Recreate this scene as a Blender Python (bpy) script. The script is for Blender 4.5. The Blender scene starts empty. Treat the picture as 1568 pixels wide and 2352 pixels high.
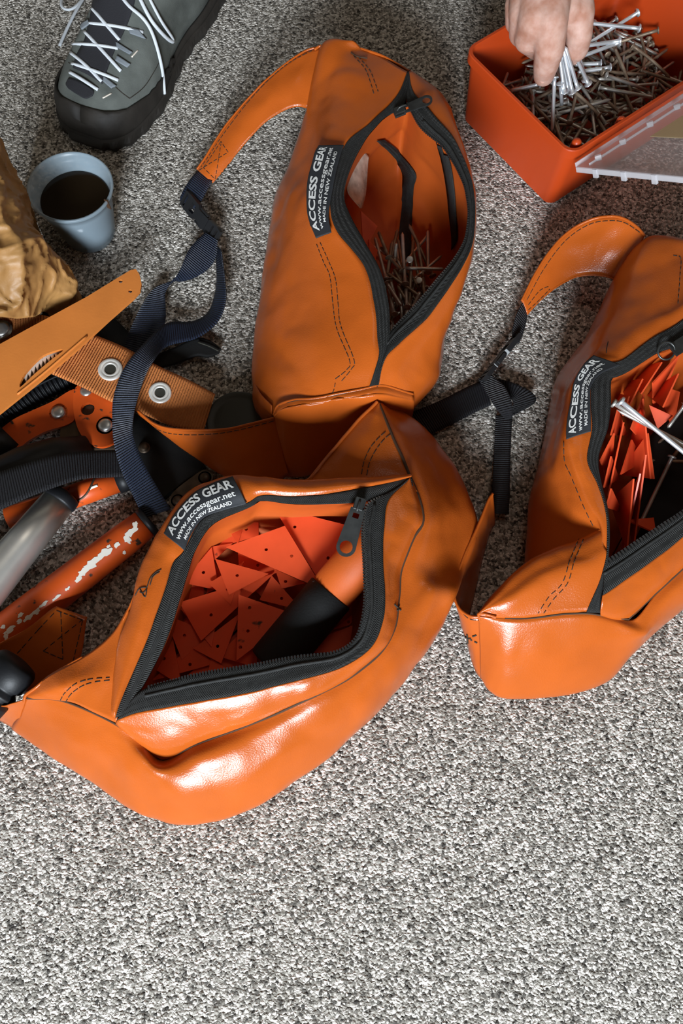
import bpy, bmesh, math, random
from mathutils import Vector, Matrix, noise
from mathutils.bvhtree import BVHTree
random.seed(7)
scene = bpy.context.scene
COL = scene.collection

# ---------------------------------------------------------------- camera
CAM_H, PITCH, FPX = 0.80, math.radians(17.0), 1700.0
cam_data = bpy.data.cameras.new('camera')
cam_data.sensor_fit = 'VERTICAL'; cam_data.sensor_height = 36.0
cam_data.lens = FPX / 2352.0 * 36.0
cam_data.clip_start = 0.01
cam = bpy.data.objects.new('camera', cam_data); COL.objects.link(cam)
cam.location = (0, 0, CAM_H); cam.rotation_euler = (PITCH, 0, 0)
scene.camera = cam

# ---------------------------------------------------------------- world, window light, exposure
scene.view_settings.view_transform = 'Standard'
scene.view_settings.look = 'None'
scene.view_settings.gamma = 1.0
scene.view_settings.use_curve_mapping = False
scene.view_settings.exposure = 0.0
w = bpy.data.worlds.new('room_ambient'); scene.world = w; w.use_nodes = True
w.node_tree.nodes['Background'].inputs[0].default_value = (1.0, 0.68, 0.38, 1)
w.node_tree.nodes['Background'].inputs[1].default_value = 0.048
def area(name, loc, target, size, size_y, energy, col):
    l = bpy.data.lights.new(name, 'AREA'); l.shape = 'RECTANGLE'
    l.size = size; l.size_y = size_y; l.energy = energy; l.color = col
    o = bpy.data.objects.new(name, l); COL.objects.link(o)
    o.location = loc
    o.rotation_euler = (Vector(target) - Vector(loc)).to_track_quat('-Z', 'Y').to_euler()
    return o
area('window_light', (-0.3, -2.3, 1.35), (0, 0.2, 0), 0.8, 0.9, 190.0, (0.84, 0.92, 1.0))
area('ceiling_lamp', (0.5, 1.1, 2.3), (0.1, 0.4, 0), 0.9, 0.5, 3.5, (1.0, 0.90, 0.78))

# ---------------------------------------------------------------- helpers
CP, SP = math.cos(PITCH), math.sin(PITCH)
def ray(u, v):
    x, y = (u - 784.0) / FPX, (1176.0 - v) / FPX
    return Vector((x, y * CP + SP, y * SP - CP))
def P(u, v, z):
    """world point (m) seen at photo pixel u,v lying z cm above the carpet"""
    d = ray(u, v); t = (CAM_H - z / 100.0) / -d.z
    return Vector((0, 0, CAM_H)) + d * t
def pix(p):
    q = p - Vector((0, 0, CAM_H))
    yc = q.y * CP + q.z * SP; zc = q.y * SP - q.z * CP
    return 784 + FPX * q.x / zc, 1176 - FPX * yc / zc
def below(c, z2, pull=0.0, toward=None):
    """pixel triple of the spot under c at height z2 (cm), pulled towards a pixel by a share"""
    p = P(*c)
    if toward is not None:
        t = P(toward[0], toward[1], c[2]); p = p.lerp(t, pull)
    p.z = z2 / 100.0
    u, v = pix(p); return (u, v, z2)

def cr(pts, t):
    n = len(pts)
    if n == 1: return pts[0].copy()
    t = min(max(t, 0.0), n - 1.0); i = min(int(t), n - 2); f = t - i
    p1, p2 = pts[i], pts[i + 1]
    p0 = pts[i - 1] if i > 0 else p1 + (p1 - p2)
    p3 = pts[i + 2] if i + 2 < n else p2 + (p2 - p1)
    return 0.5 * ((2 * p1) + (p2 - p0) * f + (2 * p0 - 5 * p1 + 4 * p2 - p3) * f * f + (3 * p1 - p0 - 3 * p2 + p3) * f ** 3)
def curve_world(c, closed=False):
    pts = [Vector(q) if isinstance(q, Vector) else P(*q) for q in c]
    return pts
def resample(pts, n, closed=False):
    """arc-length resampling of a smooth curve through pts"""
    if closed:
        k = len(pts); ext = [pts[-2], pts[-1]] + pts + [pts[0], pts[1], pts[2]]
        d = [cr(ext, 2 + i * k / (k * 12.0)) for i in range(k * 12 + 1)]
    else:
        m = (len(pts) - 1) * 12
        d = [cr(pts, i / 12.0) for i in range(m + 1)]
    L = [0.0]
    for a, b in zip(d, d[1:]): L.append(L[-1] + (b - a).length)
    out = []; j = 0
    cnt = n if closed else n - 1
    for i in range(n):
        s = L[-1] * i / cnt
        while j < len(L) - 2 and L[j + 1] < s: j += 1
        seg = L[j + 1] - L[j]
        out.append(d[j].lerp(d[j + 1], (s - L[j]) / seg if seg > 1e-9 else 0))
    return out
def wrinkle(p, amp=1.0):
    q = p + noise.noise_vector(p * 15.0) * 0.0024 * amp + noise.noise_vector(p * 48.0 + Vector((3, 1, 7))) * 0.0005 * amp
    if p.z > 0.004 and q.z < 0.002: q.z = 0.002
    if p.z <= 0.004: q.z = max(p.z, 0.0006)
    return q
def loft(curves, nu, nv, wr=1.0, by_index=None):
    """grid of points: along the curves (nu) and across them (nv)"""
    cs = [curve_world(c) for c in curves]
    if by_index is None: by_index = len(set(len(c) for c in cs)) == 1
    if by_index:
        k = len(cs[0]); rows = [[cr(c, i * (k - 1) / (nu - 1.0)) for i in range(nu)] for c in cs]
    else:
        rows = [resample(c, nu) for c in cs]
    g = []
    m = len(rows)
    for j in range(nv):
        t = j * (m - 1) / (nv - 1.0)
        g.append([cr([r[i] for r in rows], t) for i in range(nu)])
    if wr: g = [[wrinkle(p, wr) for p in r] for r in g]
    return g

def offset_of(parent):
    o = Vector((0, 0, 0))
    while parent is not None: o += parent.location; parent = parent.parent
    return o
def mk(name, verts, faces, mat, parent=None, smooth=True, uvs=None, solid=0.0, sub=0, soff=0.0, label=None, local=False, bev=0.0):
    off = Vector((0, 0, 0)) if local else offset_of(parent)
    me = bpy.data.meshes.new(name)
    me.from_pydata([tuple(Vector(v) - off) for v in verts], [], faces)
    me.validate(); me.update()
    if smooth: me.polygons.foreach_set('use_smooth', [True] * len(me.polygons))
    if uvs:
        l = me.uv_layers.new(name='uv')
        for lp in me.loops: l.data[lp.index].uv = uvs[lp.vertex_index]
    if mat is not None: me.materials.append(M[mat] if isinstance(mat, str) else mat)
    o = bpy.data.objects.new(name, me); COL.objects.link(o)
    if parent is not None: o.parent = parent
    if solid:
        m = o.modifiers.new('thickness', 'SOLIDIFY'); m.thickness = solid; m.offset = soff
    if bev:
        m = o.modifiers.new('bevel', 'BEVEL'); m.width = bev; m.segments = 2; m.limit_method = 'ANGLE'
    if sub:
        m = o.modifiers.new('smooth', 'SUBSURF'); m.levels = sub; m.render_levels = sub
    if label: o['label'] = label
    return o
def root(name, loc, label, cat, group=None):
    o = bpy.data.objects.new(name, None); COL.objects.link(o); o.empty_display_size = 0.02
    o.location = loc; tag(o, label, cat, group); return o
def tag(o, label, cat, group=None):
    o['label'] = label; o['category'] = cat
    if group: o['group'] = group
    return o
def grid_faces(nv, nu, closed=False):
    f = []
    for j in range(nv - 1):
        for i in range(nu - 1): f.append((j * nu + i, j * nu + i + 1, (j + 1) * nu + i + 1, (j + 1) * nu + i))
        if closed: f.append((j * nu + nu - 1, j * nu, (j + 1) * nu, (j + 1) * nu + nu - 1))
    return f
BV = {}
def grid_obj(name, g, mat, parent=None, solid=0.0012, closed=False, key=None, label=None, soff=0.0, cap=False):
    nv, nu = len(g), len(g[0])
    verts = [p for r in g for p in r]
    faces = grid_faces(nv, nu, closed)
    us = [0.0]; mid = g[nv // 2]
    for a, b in zip(mid, mid[1:]): us.append(us[-1] + (b - a).length * 100)
    vs = [0.0]; mi = nu // 2
    for j in range(1, nv): vs.append(vs[-1] + (g[j][mi] - g[j - 1][mi]).length * 100)
    uvs = [(us[i], vs[j]) for j in range(nv) for i in range(nu)]
    if cap:
        c = sum(g[-1], Vector()) / nu; verts.append(c); uvs.append((0, 0)); b = (nv - 1) * nu
        for i in range(nu): faces.append((b + i, b + (i + 1) % nu, len(verts) - 1))
    if key is not None: BV.setdefault(key, []).append((verts, faces))
    return mk(name, verts, faces, mat, parent, True, uvs, solid, label=label, soff=soff)
def bvh(key):
    V, F = [], []
    for v, f in BV[key]:
        b = len(V); V += v; F += [tuple(i + b for i in q) for q in f]
    return BVHTree.FromPolygons([tuple(p) for p in V], F)
def hit(tree, u, v):
    o = Vector((0, 0, CAM_H)); d = ray(u, v).normalized()
    loc, n, i, dist = tree.ray_cast(o, d)
    if loc is None: return None, None
    if n.dot(d) > 0: n = -n
    return loc, n

def tube_geo(pts, rad, n=8, cap=True, flat=1.0, up=None):
    """swept tube; rad number or list; flat squashes along the second frame axis"""
    if not isinstance(rad, (list, tuple)): rad = [rad] * len(pts)
    V, F = [], []; t0 = None; nrm = None
    for k, p in enumerate(pts):
        a = pts[max(k - 1, 0)]; b = pts[min(k + 1, len(pts) - 1)]
        t = (b - a)
        if t.length < 1e-9: t = t0 or Vector((0, 0, 1))
        t = t.normalized()
        if nrm is None:
            ref = up or (Vector((0, 0, 1)) if abs(t.z) < 0.9 else Vector((1, 0, 0)))
            nrm = (ref - t * ref.dot(t)).normalized()
        else:
            nrm = (nrm - t * nrm.dot(t))
            nrm = nrm.normalized() if nrm.length > 1e-6 else Vector((0, 0, 1))
        bn = t.cross(nrm); t0 = t
        for i in range(n):
            a_ = 2 * math.pi * i / n
            V.append(p + (bn * math.cos(a_) + nrm * math.sin(a_) * flat) * rad[k])
    m = len(pts)
    for k in range(m - 1):
        for i in range(n):
            F.append((k * n + i, k * n + (i + 1) % n, (k + 1) * n + (i + 1) % n, (k + 1) * n + i))
    if cap:
        F.append(tuple(range(n - 1, -1, -1))); F.append(tuple((m - 1) * n + i for i in range(n)))
    return V, F
def tube(name, pts, rad, mat, parent=None, n=8, flat=1.0, label=None, smooth=True, key=None, bev=0):
    V, F = tube_geo(pts, rad, n, True, flat)
    if key: BV.setdefault(key, []).append((V, F))
    return mk(name, V, F, mat, parent, smooth, label=label, bev=bev)
def join_geo(parts):
    V, F = [], []
    for v, f in parts:
        b = len(V); V += v; F += [tuple(i + b for i in q) for q in f]
    return V, F
def box_geo(c, ax, ay, az):
    V = [c + ax * sx + ay * sy + az * sz for sz in (-1, 1) for sy in (-1, 1) for sx in (-1, 1)]
    F = [(0, 2, 3, 1), (4, 5, 7, 6), (0, 1, 5, 4), (2, 6, 7, 3), (0, 4, 6, 2), (1, 3, 7, 5)]
    return V, F
def lathe_geo(prof, n=40, M4=None):
    V, F = [], []
    for r, z in prof:
        for i in range(n):
            a = 2 * math.pi * i / n; V.append(Vector((r * math.cos(a), r * math.sin(a), z)))
    for k in range(len(prof) - 1):
        for i in range(n): F.append((k * n + i, k * n + (i + 1) % n, (k + 1) * n + (i + 1) % n, (k + 1) * n + i))
    if M4 is not None: V = [M4 @ v for v in V]
    return V, F
def frame(o, x, y):
    """matrix with origin o, x axis along x, z normal to x,y"""
    x = x.normalized(); z = x.cross(y).normalized(); y = z.cross(x)
    m = Matrix((x, y, z)).transposed().to_4x4(); m.translation = o; return m
def stitch(name, line, key, parent, dash=0.0042, gap=0.0018, r=0.00042, mat='thread', lift=0.0003, lin=False):
    """a row of thread stitches laid on a surface along a photo-pixel line"""
    if lin:
        for a, b in zip(line, line[1:]): stitch(name, [a, b], key, parent, dash, gap, r, mat, lift)
        return None
    tr = bvh(key); pts = []
    dens = resample([Vector((q[0], q[1], 0)) for q in line], max(8, int(sum(math.hypot(a[0]-b[0], a[1]-b[1]) for a, b in zip(line, line[1:])) / 4)))
    for q in dens:
        l, n = hit(tr, q.x, q.y)
        if l is not None: pts.append(l + n * (lift + 0.0006))
    if len(pts) < 2: return None
    parts = []; acc = 0; cur = [pts[0]]; on = True
    for a, b in zip(pts, pts[1:]):
        if (b - a).length > 0.02: cur = [b]; acc = 0; on = True; continue
        acc += (b - a).length
        if on:
            cur.append(b)
            if acc > dash: parts.append(tube_geo(cur, r, 5)); on = False; acc = 0
        elif acc > gap: cur = [b]; on = True; acc = 0
    if on and len(cur) > 1: parts.append(tube_geo(cur, r, 5))
    if not parts: return None
    V, F = join_geo(parts)
    return mk(name, V, F, mat, parent)
def text_geo(s, bold=0.0):
    c = bpy.data.curves.new('t', 'FONT'); c.body = s; c.size = 1.0; c.resolution_u = 3; c.offset = bold
    o = bpy.data.objects.new('t', c); COL.objects.link(o)
    dg = bpy.context.evaluated_depsgraph_get(); dg.update()
    me = bpy.data.meshes.new_from_object(o.evaluated_get(dg))
    bm = bmesh.new(); bm.from_mesh(me); bmesh.ops.triangulate(bm, faces=bm.faces)
    V = [v.co.copy() for v in bm.verts]; F = [tuple(v.index for v in f.verts) for f in bm.faces]
    bm.free(); bpy.data.objects.remove(o); bpy.data.curves.remove(c); bpy.data.meshes.remove(me)
    x0 = min(v.x for v in V); x1 = max(v.x for v in V)
    return [((v.x - x0) / (x1 - x0), v.y / 0.72) for v in V], F
def print_on(name, s, g, s0, s1, t0, t1, mat, parent, bold=0.0, lift=0.0004):
    """printed words mapped onto grid g: along columns s0..s1, from baseline t0 to cap height t1"""
    V2, F = text_geo(s, bold); nv, nu = len(g), len(g[0])
    def at(a, b):
        a = min(max(a, 0), 1) * (nu - 1); b = min(max(b, 0), 1) * (nv - 1)
        i = min(int(a), nu - 2); j = min(int(b), nv - 2); fa, fb = a - i, b - j
        p = g[j][i].lerp(g[j][i + 1], fa).lerp(g[j + 1][i].lerp(g[j + 1][i + 1], fa), fb)
        n = (g[j][i + 1] - g[j][i]).cross(g[j + 1][i] - g[j][i]).normalized()
        if n.dot(Vector((0, 0, CAM_H)) - p) < 0: n = -n
        return p + n * lift
    V = [at(s0 + x * (s1 - s0), t0 + y * (t1 - t0)) for x, y in V2]
    return mk(name, V, F, mat, parent, smooth=False)
def flat_geo(outer, holes, th):
    """plate from a 2-D outline with holes (world-unit xy), thickness th centred on z=0"""
    c = bpy.data.curves.new('p', 'CURVE'); c.dimensions = '2D'; c.fill_mode = 'BOTH'; c.extrude = th / 2
    for loop in [outer] + holes:
        s = c.splines.new('POLY'); s.points.add(len(loop) - 1); s.use_cyclic_u = True
        for pt, q in zip(s.points, loop): pt.co = (q[0], q[1], 0, 1)
    o = bpy.data.objects.new('p', c); COL.objects.link(o)
    dg = bpy.context.evaluated_depsgraph_get(); dg.update()
    me = bpy.data.meshes.new_from_object(o.evaluated_get(dg))
    V = [v.co.copy() for v in me.vertices]; F = [tuple(p.vertices) for p in me.polygons]
    bpy.data.objects.remove(o); bpy.data.curves.remove(c); bpy.data.meshes.remove(me)
    return V, F
def circle(cx, cy, r, n=12): return [(cx + r * math.cos(2 * math.pi * i / n), cy + r * math.sin(2 * math.pi * i / n)) for i in range(n)]

# ---------------------------------------------------------------- materials
M = {}
def material(name, col, rough=0.5, metal=0.0, spec=0.5, var=0.0, var_scale=30.0, var_col=None, bump=0.0, bump_scale=300.0, bump_dist=0.0006,
             coat=0.0, trans=0.0, alpha=1.0, thin=0.0, thr=None, rib=None, chev=None, spots=None, sss=0.0):
    m = bpy.data.materials.new(name); m.use_nodes = True; nt = m.node_tree; N, L = nt.nodes, nt.links
    b = N['Principled BSDF']
    b.inputs['Base Color'].default_value = (*col, 1); b.inputs['Roughness'].default_value = rough
    b.inputs['Metallic'].default_value = metal; b.inputs['Specular IOR Level'].default_value = spec
    b.inputs['Coat Weight'].default_value = coat; b.inputs['Transmission Weight'].default_value = trans
    b.inputs['Alpha'].default_value = alpha
    if sss:
        b.inputs['Subsurface Weight'].default_value = sss; b.inputs['Subsurface Radius'].default_value = (0.01, 0.004, 0.002); b.inputs['Subsurface Scale'].default_value = 0.4
    tc = N.new('ShaderNodeTexCoord')
    src = None
    if var or var_col:
        n = N.new('ShaderNodeTexNoise'); n.inputs['Scale'].default_value = var_scale; n.inputs['Detail'].default_value = 6
        L.new(tc.outputs['Object'], n.inputs['Vector'])
        r = N.new('ShaderNodeValToRGB'); r.color_ramp.elements[0].position = thr[0] if thr else 0.3; r.color_ramp.elements[1].position = thr[1] if thr else 0.7
        c2 = var_col or tuple(min(1, c * (1 + var)) for c in col); c1 = col if var_col else tuple(c * (1 - var) for c in col)
        r.color_ramp.elements[0].color = (*c1, 1); r.color_ramp.elements[1].color = (*c2, 1)
        L.new(n.outputs['Fac'], r.inputs['Fac']); src = r.outputs['Color']
    if spots:
        sc, lo, hi, scol = spots
        n = N.new('ShaderNodeTexNoise'); n.inputs['Scale'].default_value = sc; n.inputs['Detail'].default_value = 4
        L.new(tc.outputs['Object'], n.inputs['Vector'])
        r = N.new('ShaderNodeValToRGB'); r.color_ramp.elements[0].position = lo; r.color_ramp.elements[1].position = hi
        L.new(n.outputs['Fac'], r.inputs['Fac'])
        mx = N.new('ShaderNodeMix'); mx.data_type = 'RGBA'
        L.new(r.outputs['Color'], mx.inputs[0])
        if src is not None: L.new(src, mx.inputs[6])
        else: mx.inputs[6].default_value = (*col, 1)
        mx.inputs[7].default_value = (*scol, 1); src = mx.outputs[2]
    if src is not None: L.new(src, b.inputs['Base Color'])
    h = None
    if bump:
        n = N.new('ShaderNodeTexNoise'); n.inputs['Scale'].default_value = bump_scale; n.inputs['Detail'].default_value = 3
        L.new(tc.outputs['Object'], n.inputs['Vector']); h = n.outputs['Fac']
    if rib or chev:
        sx = N.new('ShaderNodeSeparateXYZ'); L.new(tc.outputs['UV'], sx.inputs[0])
        if rib:
            mu = N.new('ShaderNodeMath'); mu.operation = 'MULTIPLY'; mu.inputs[1].default_value = rib; L.new(sx.outputs[0], mu.inputs[0]); arg = mu.outputs[0]
        else:
            f = N.new('ShaderNodeMath'); f.operation = 'PINGPONG'; f.inputs[1].default_value = chev[1]; L.new(sx.outputs[1], f.inputs[0])
            ad = N.new('ShaderNodeMath'); ad.operation = 'ADD'; L.new(sx.outputs[0], ad.inputs[0]); L.new(f.outputs[0], ad.inputs[1])
            mu = N.new('ShaderNodeMath'); mu.operation = 'MULTIPLY'; mu.inputs[1].default_value = chev[0]; L.new(ad.outputs[0], mu.inputs[0]); arg = mu.outputs[0]
        s = N.new('ShaderNodeMath'); s.operation = 'SINE'; L.new(arg, s.inputs[0])
        if h is not None:
            a = N.new('ShaderNodeMath'); a.operation = 'ADD'; L.new(s.outputs[0], a.inputs[0]); L.new(h, a.inputs[1]); h = a.outputs[0]
        else: h = s.outputs[0]
    if h is not None:
        bn = N.new('ShaderNodeBump'); bn.inputs['Strength'].default_value = bump or 0.8; bn.inputs['Distance'].default_value = bump_dist
        L.new(h, bn.inputs['Height']); L.new(bn.outputs['Normal'], b.inputs['Normal'])
    if thin:
        tl = N.new('ShaderNodeBsdfTranslucent'); tl.inputs[0].default_value = (*col, 1); ms = N.new('ShaderNodeMixShader'); ms.inputs[0].default_value = thin
        L.new(b.outputs[0], ms.inputs[1]); L.new(tl.outputs[0], ms.inputs[2]); out = ms.outputs[0]
        if alpha < 1:
            b.inputs['Alpha'].default_value = 1.0
            tp = N.new('ShaderNodeBsdfTransparent'); m2 = N.new('ShaderNodeMixShader'); m2.inputs[0].default_value = alpha
            L.new(tp.outputs[0], m2.inputs[1]); L.new(out, m2.inputs[2]); out = m2.outputs[0]
        L.new(out, N['Material Output'].inputs['Surface'])
    M[name] = m; return m
ORANGE = (0.42, 0.086, 0.0105)
material('orange_vinyl', ORANGE, rough=0.22, spec=0.28, var=0.10, var_scale=14, bump=0.42, bump_scale=700, bump_dist=0.0004, spots=(22, 0.70, 0.80, (0.30, 0.07, 0.01)))
material('orange_lining', (0.42, 0.075, 0.008), rough=0.6, spec=0.3, var=0.12, var_scale=20, bump=0.25, bump_scale=700, bump_dist=0.0004)
material('zip_tape', (0.017, 0.017, 0.016), rough=0.75, spec=0.35, bump=0.7, bump_scale=900, bump_dist=0.0005, chev=(36.0, 0.32), var=0.3, var_scale=200)
material('zip_coil', (0.018, 0.018, 0.018), rough=0.3, spec=0.6)
material('black_plastic', (0.012, 0.012, 0.013), rough=0.35, spec=0.5)
material('dark_metal', (0.06, 0.062, 0.06), rough=0.35, metal=0.7, var=0.3, var_scale=90)
material('thread', (0.02, 0.016, 0.010), rough=0.8)
material('seam_shade_and_crack', (0.05, 0.02, 0.006), rough=0.8)  # near-black that paints the shade in seam gaps; the cup's rim crack shares it
material('label_cloth', (0.014, 0.016, 0.02), rough=0.7, bump=0.4, bump_scale=1200, bump_dist=0.0003)
material('label_print', (0.62, 0.62, 0.60), rough=0.7)
material('navy_webbing', (0.010, 0.017, 0.038), rough=0.5, spec=0.5, bump=0.9, bump_scale=900, bump_dist=0.0012, rib=24.0)
material('black_webbing', (0.006, 0.006, 0.008), rough=0.6, spec=0.4, bump=0.8, bump_scale=900, bump_dist=0.0010, rib=24.0)
def carpet():
    m = bpy.data.materials.new('carpet'); m.use_nodes = True; nt = m.node_tree; N, L = nt.nodes, nt.links
    b = N['Principled BSDF']; b.inputs['Roughness'].default_value = 0.95; b.inputs['Specular IOR Level'].default_value = 0.1
    tc = N.new('ShaderNodeTexCoord')
    wn = N.new('ShaderNodeTexNoise'); wn.inputs['Scale'].default_value = 260
    L.new(tc.outputs['Object'], wn.inputs['Vector'])
    ma = N.new('ShaderNodeVectorMath'); ma.operation = 'MULTIPLY_ADD'; ma.inputs[1].default_value = (0.004, 0.004, 0.0)
    L.new(wn.outputs['Color'], ma.inputs[0]); L.new(tc.outputs['Object'], ma.inputs[2])
    vo = N.new('ShaderNodeTexVoronoi'); vo.inputs['Scale'].default_value = 390; L.new(ma.outputs[0], vo.inputs['Vector'])
    sp = N.new('ShaderNodeSeparateColor'); L.new(vo.outputs['Color'], sp.inputs[0])
    n1 = N.new('ShaderNodeTexNoise'); n1.inputs['Scale'].default_value = 170; n1.inputs['Detail'].default_value = 3
    n3 = N.new('ShaderNodeTexNoise'); n3.inputs['Scale'].default_value = 6; n3.inputs['Detail'].default_value = 4
    for n in (n1, n3): L.new(tc.outputs['Object'], n.inputs['Vector'])
    mm = N.new('ShaderNodeMix'); mm.data_type = 'FLOAT'; mm.inputs[0].default_value = 0.5; L.new(sp.outputs[0], mm.inputs[2]); L.new(n1.outputs['Fac'], mm.inputs[3])
    r = N.new('ShaderNodeValToRGB')
    e = r.color_ramp.elements; e[0].position = 0.22; e[0].color = (0.050, 0.046, 0.042, 1); e[1].position = 0.80; e[1].color = (0.92, 0.88, 0.82, 1)
    k = e.new(0.48); k.color = (0.32, 0.298, 0.262, 1)
    L.new(mm.outputs[0], r.inputs['Fac'])
    r3 = N.new('ShaderNodeValToRGB'); r3.color_ramp.elements[0].color = (0.84, 0.82, 0.79, 1); r3.color_ramp.elements[1].color = (1.08, 1.08, 1.08, 1)
    L.new(n3.outputs['Fac'], r3.inputs['Fac'])
    mx = N.new('ShaderNodeMix'); mx.data_type = 'RGBA'; mx.blend_type = 'MULTIPLY'; mx.inputs[0].default_value = 1
    L.new(r.outputs['Color'], mx.inputs[6]); L.new(r3.outputs['Color'], mx.inputs[7]); L.new(mx.outputs[2], b.inputs['Base Color'])
    iv = N.new('ShaderNodeMath'); iv.operation = 'SUBTRACT'; iv.inputs[0].default_value = 1.0; L.new(vo.outputs['Distance'], iv.inputs[1])
    ad = N.new('ShaderNodeMath'); ad.operation = 'ADD'; L.new(iv.outputs[0], ad.inputs[0]); L.new(sp.outputs[1], ad.inputs[1])
    bn = N.new('ShaderNodeBump'); bn.inputs['Strength'].default_value = 0.9; bn.inputs['Distance'].default_value = 0.002
    L.new(ad.outputs[0], bn.inputs['Height']); L.new(bn.outputs['Normal'], b.inputs['Normal'])
    M['carpet'] = m
carpet()

# ---------------------------------------------------------------- floor
fl = mk('floor', [(-3.0, -3.3, 0), (3.0, -3.3, 0), (3.0, 4.0, 0), (-3.0, 4.0, 0)], [(0, 1, 2, 3)], 'carpet', smooth=False)
fl['kind'] = 'structure'; fl['label'] = 'grey and brown speckled loop pile carpet'
material('wall_paint', (0.55, 0.51, 0.44), rough=0.8, var=0.03, var_scale=3)
material('skirting', (0.62, 0.59, 0.54), rough=0.5)
for nm, a, b in (('back', (-3.0, 4.0), (3.0, 4.0)), ('left', (-3.0, -3.3), (-3.0, 4.0)), ('right', (3.0, -3.3), (3.0, 4.0)), ('front', (-3.0, -3.3), (3.0, -3.3))):
    for kind, h, th, mt in (('wall', 2.5, 0.02, 'wall_paint'), ('baseboard', 0.09, 0.035, 'skirting')):
        A, B = Vector((*a, 0)), Vector((*b, 0)); c = (A + B) / 2; x = B - A; y = Vector((-x.y, x.x, 0)).normalized()
        V, F = box_geo(c + Vector((0, 0, h / 2)), x / 2, y * th, Vector((0, 0, h / 2)))
        o = mk(kind + '_' + nm, V, F, mt, smooth=False); o['kind'] = 'structure'
# ---------------------------------------------------------------- bags
def lift_mid(a, b, dz, f=0.5):
    return [((p[0] * (1 - f) + q[0] * f), (p[1] * (1 - f) + q[1] * f), (p[2] * (1 - f) + q[2] * f) + dz) for p, q in zip(a, b)]
def panel(name, curves, parent, key, mat='orange_vinyl', nu=90, nv=18, wr=1.0, solid=0.0012, by_index=None, label=None, crumple=0.0013):
    g = loft(curves, nu, nv, wr, by_index)
    if crumple:
        # soft creases in the cloth, fading out towards the sewn edges
        h = [[p.copy() for p in r] for r in g]
        for j in range(1, nv - 1):
            for i in range(1, nu - 1):
                p = g[j][i]; n = (g[j][i + 1] - g[j][i - 1]).cross(g[j + 1][i] - g[j - 1][i])
                if n.length < 1e-12: continue
                n.normalize()
                w_ = math.sin(math.pi * j / (nv - 1)) ** 0.7 * min(1.0, min(i, nu - 1 - i) / 8.0) * min(1.0, p.z / 0.02)
                q = p + noise.noise_vector(p * 9.0) * 0.02
                a = 1 - 2 * abs(noise.noise(q * 21.0 + Vector((5, 0, 2)))); b = 1 - 2 * abs(noise.noise(q * 46.0 + Vector((1, 8, 3))))
                h[j][i] = p + n * (crumple * w_ * ((a - 0.5) + 0.45 * (b - 0.5)))
        g = h
    grid_obj(name, g, mat, parent, solid, key=key, label=label); return g
def coil(name, curve, parent, pitch=0.0028, size=0.0011, n=None, flipz=False):
    pts = [wrinkle(p) for p in resample(curve_world(curve), 400)]
    L = sum((b - a).length for a, b in zip(pts, pts[1:])); cnt = int(L / pitch); parts = []
    for k in range(cnt):
        f = (k + 0.5) / cnt * 399; i = min(int(f), 398); p = pts[i].lerp(pts[i + 1], f - i); t = (pts[i + 1] - pts[i]).normalized()
        s = t.cross(Vector((0, 0, 1))).normalized()
        parts.append(box_geo(p + Vector((0, 0, 0.0008)), t * size * 0.75, s * size * 1.7, Vector((0, 0, size))))
    V, F = join_geo(parts); mk(name, V, F, 'zip_coil', parent, smooth=False)
    tube('zipper_cord', [p + Vector((0, 0, 0.0001)) for p in resample(pts, 120)], 0.0011, 'zip_coil', parent, n=6)
def piping(name, curve, parent, r=0.0012, mat='orange_vinyl', n=120, dz=0.0, wr=1.0, nn=7):
    pts = [wrinkle(p, wr) + Vector((0, 0, dz)) for p in resample(curve_world(curve), n)]
    return tube(name, pts, r, mat, parent, n=nn)
def pull_tab(parent, body_px, tip_px, z0, z1, width=0.0105, hole=True, label=None):
    """zip slider on the tape with a long flat tab and a round hole at its tip"""
    a, b = P(*body_px, z0), P(*tip_px, z1); x = b - a; Lh = x.length
    m = frame(a, x, Vector((0, 0, 1)).cross(x))
    w0, w1 = width * 0.36, width * 0.5
    out = [(0.0, -w0), (0.0, w0)] + [(Lh * 0.55, w1 * 0.92)]
    r = w1; cx = Lh - r
    out += [(cx + r * math.cos(t), r * math.sin(t)) for t in [math.pi / 2 - math.pi * i / 14 for i in range(15)]] + [(Lh * 0.55, -w1 * 0.92)]
    holes = [circle(cx, 0, r * 0.66, 18), [(0.10 * Lh, -w0 * .45), (0.10 * Lh, w0 * .45), (0.2 * Lh, w0 * .45), (0.2 * Lh, -w0 * .45)]]
    V, F = flat_geo(out, holes, 0.0016)
    sl = P(*body_px, z0)
    parts = [box_geo(sl + Vector((0, 0, -0.002)) - x.normalized() * 0.004, x.normalized() * 0.0062, (Vector((0, 0, 1)).cross(x)).normalized() * 0.0052, Vector((0, 0, 0.0011))),
             box_geo(sl + Vector((0, 0, 0.0016)) - x.normalized() * 0.004, x.normalized() * 0.0058, (Vector((0, 0, 1)).cross(x)).normalized() * 0.0044, Vector((0, 0, 0.0010)))]
    arch = [sl - x.normalized() * 0.007 + Vector((0, 0, 0.002)), sl - x.normalized() * 0.004 + Vector((0, 0, 0.0052)), sl + x.normalized() * 0.003 + Vector((0, 0, 0.0050)), sl + x.normalized() * 0.004 + Vector((0, 0, 0.002))]
    parts.append(tube_geo(resample(arch, 10), 0.0011, 6))
    V2, F2 = join_geo(parts)
    s = mk('zipper_slider', V2, F2, 'dark_metal', parent, smooth=False, bev=0.0004)
    mk('pull_tab', [m @ v for v in V], F, 'dark_metal', s, smooth=False, label=label or 'dark grey metal zip pull tab with a round hole')
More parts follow.
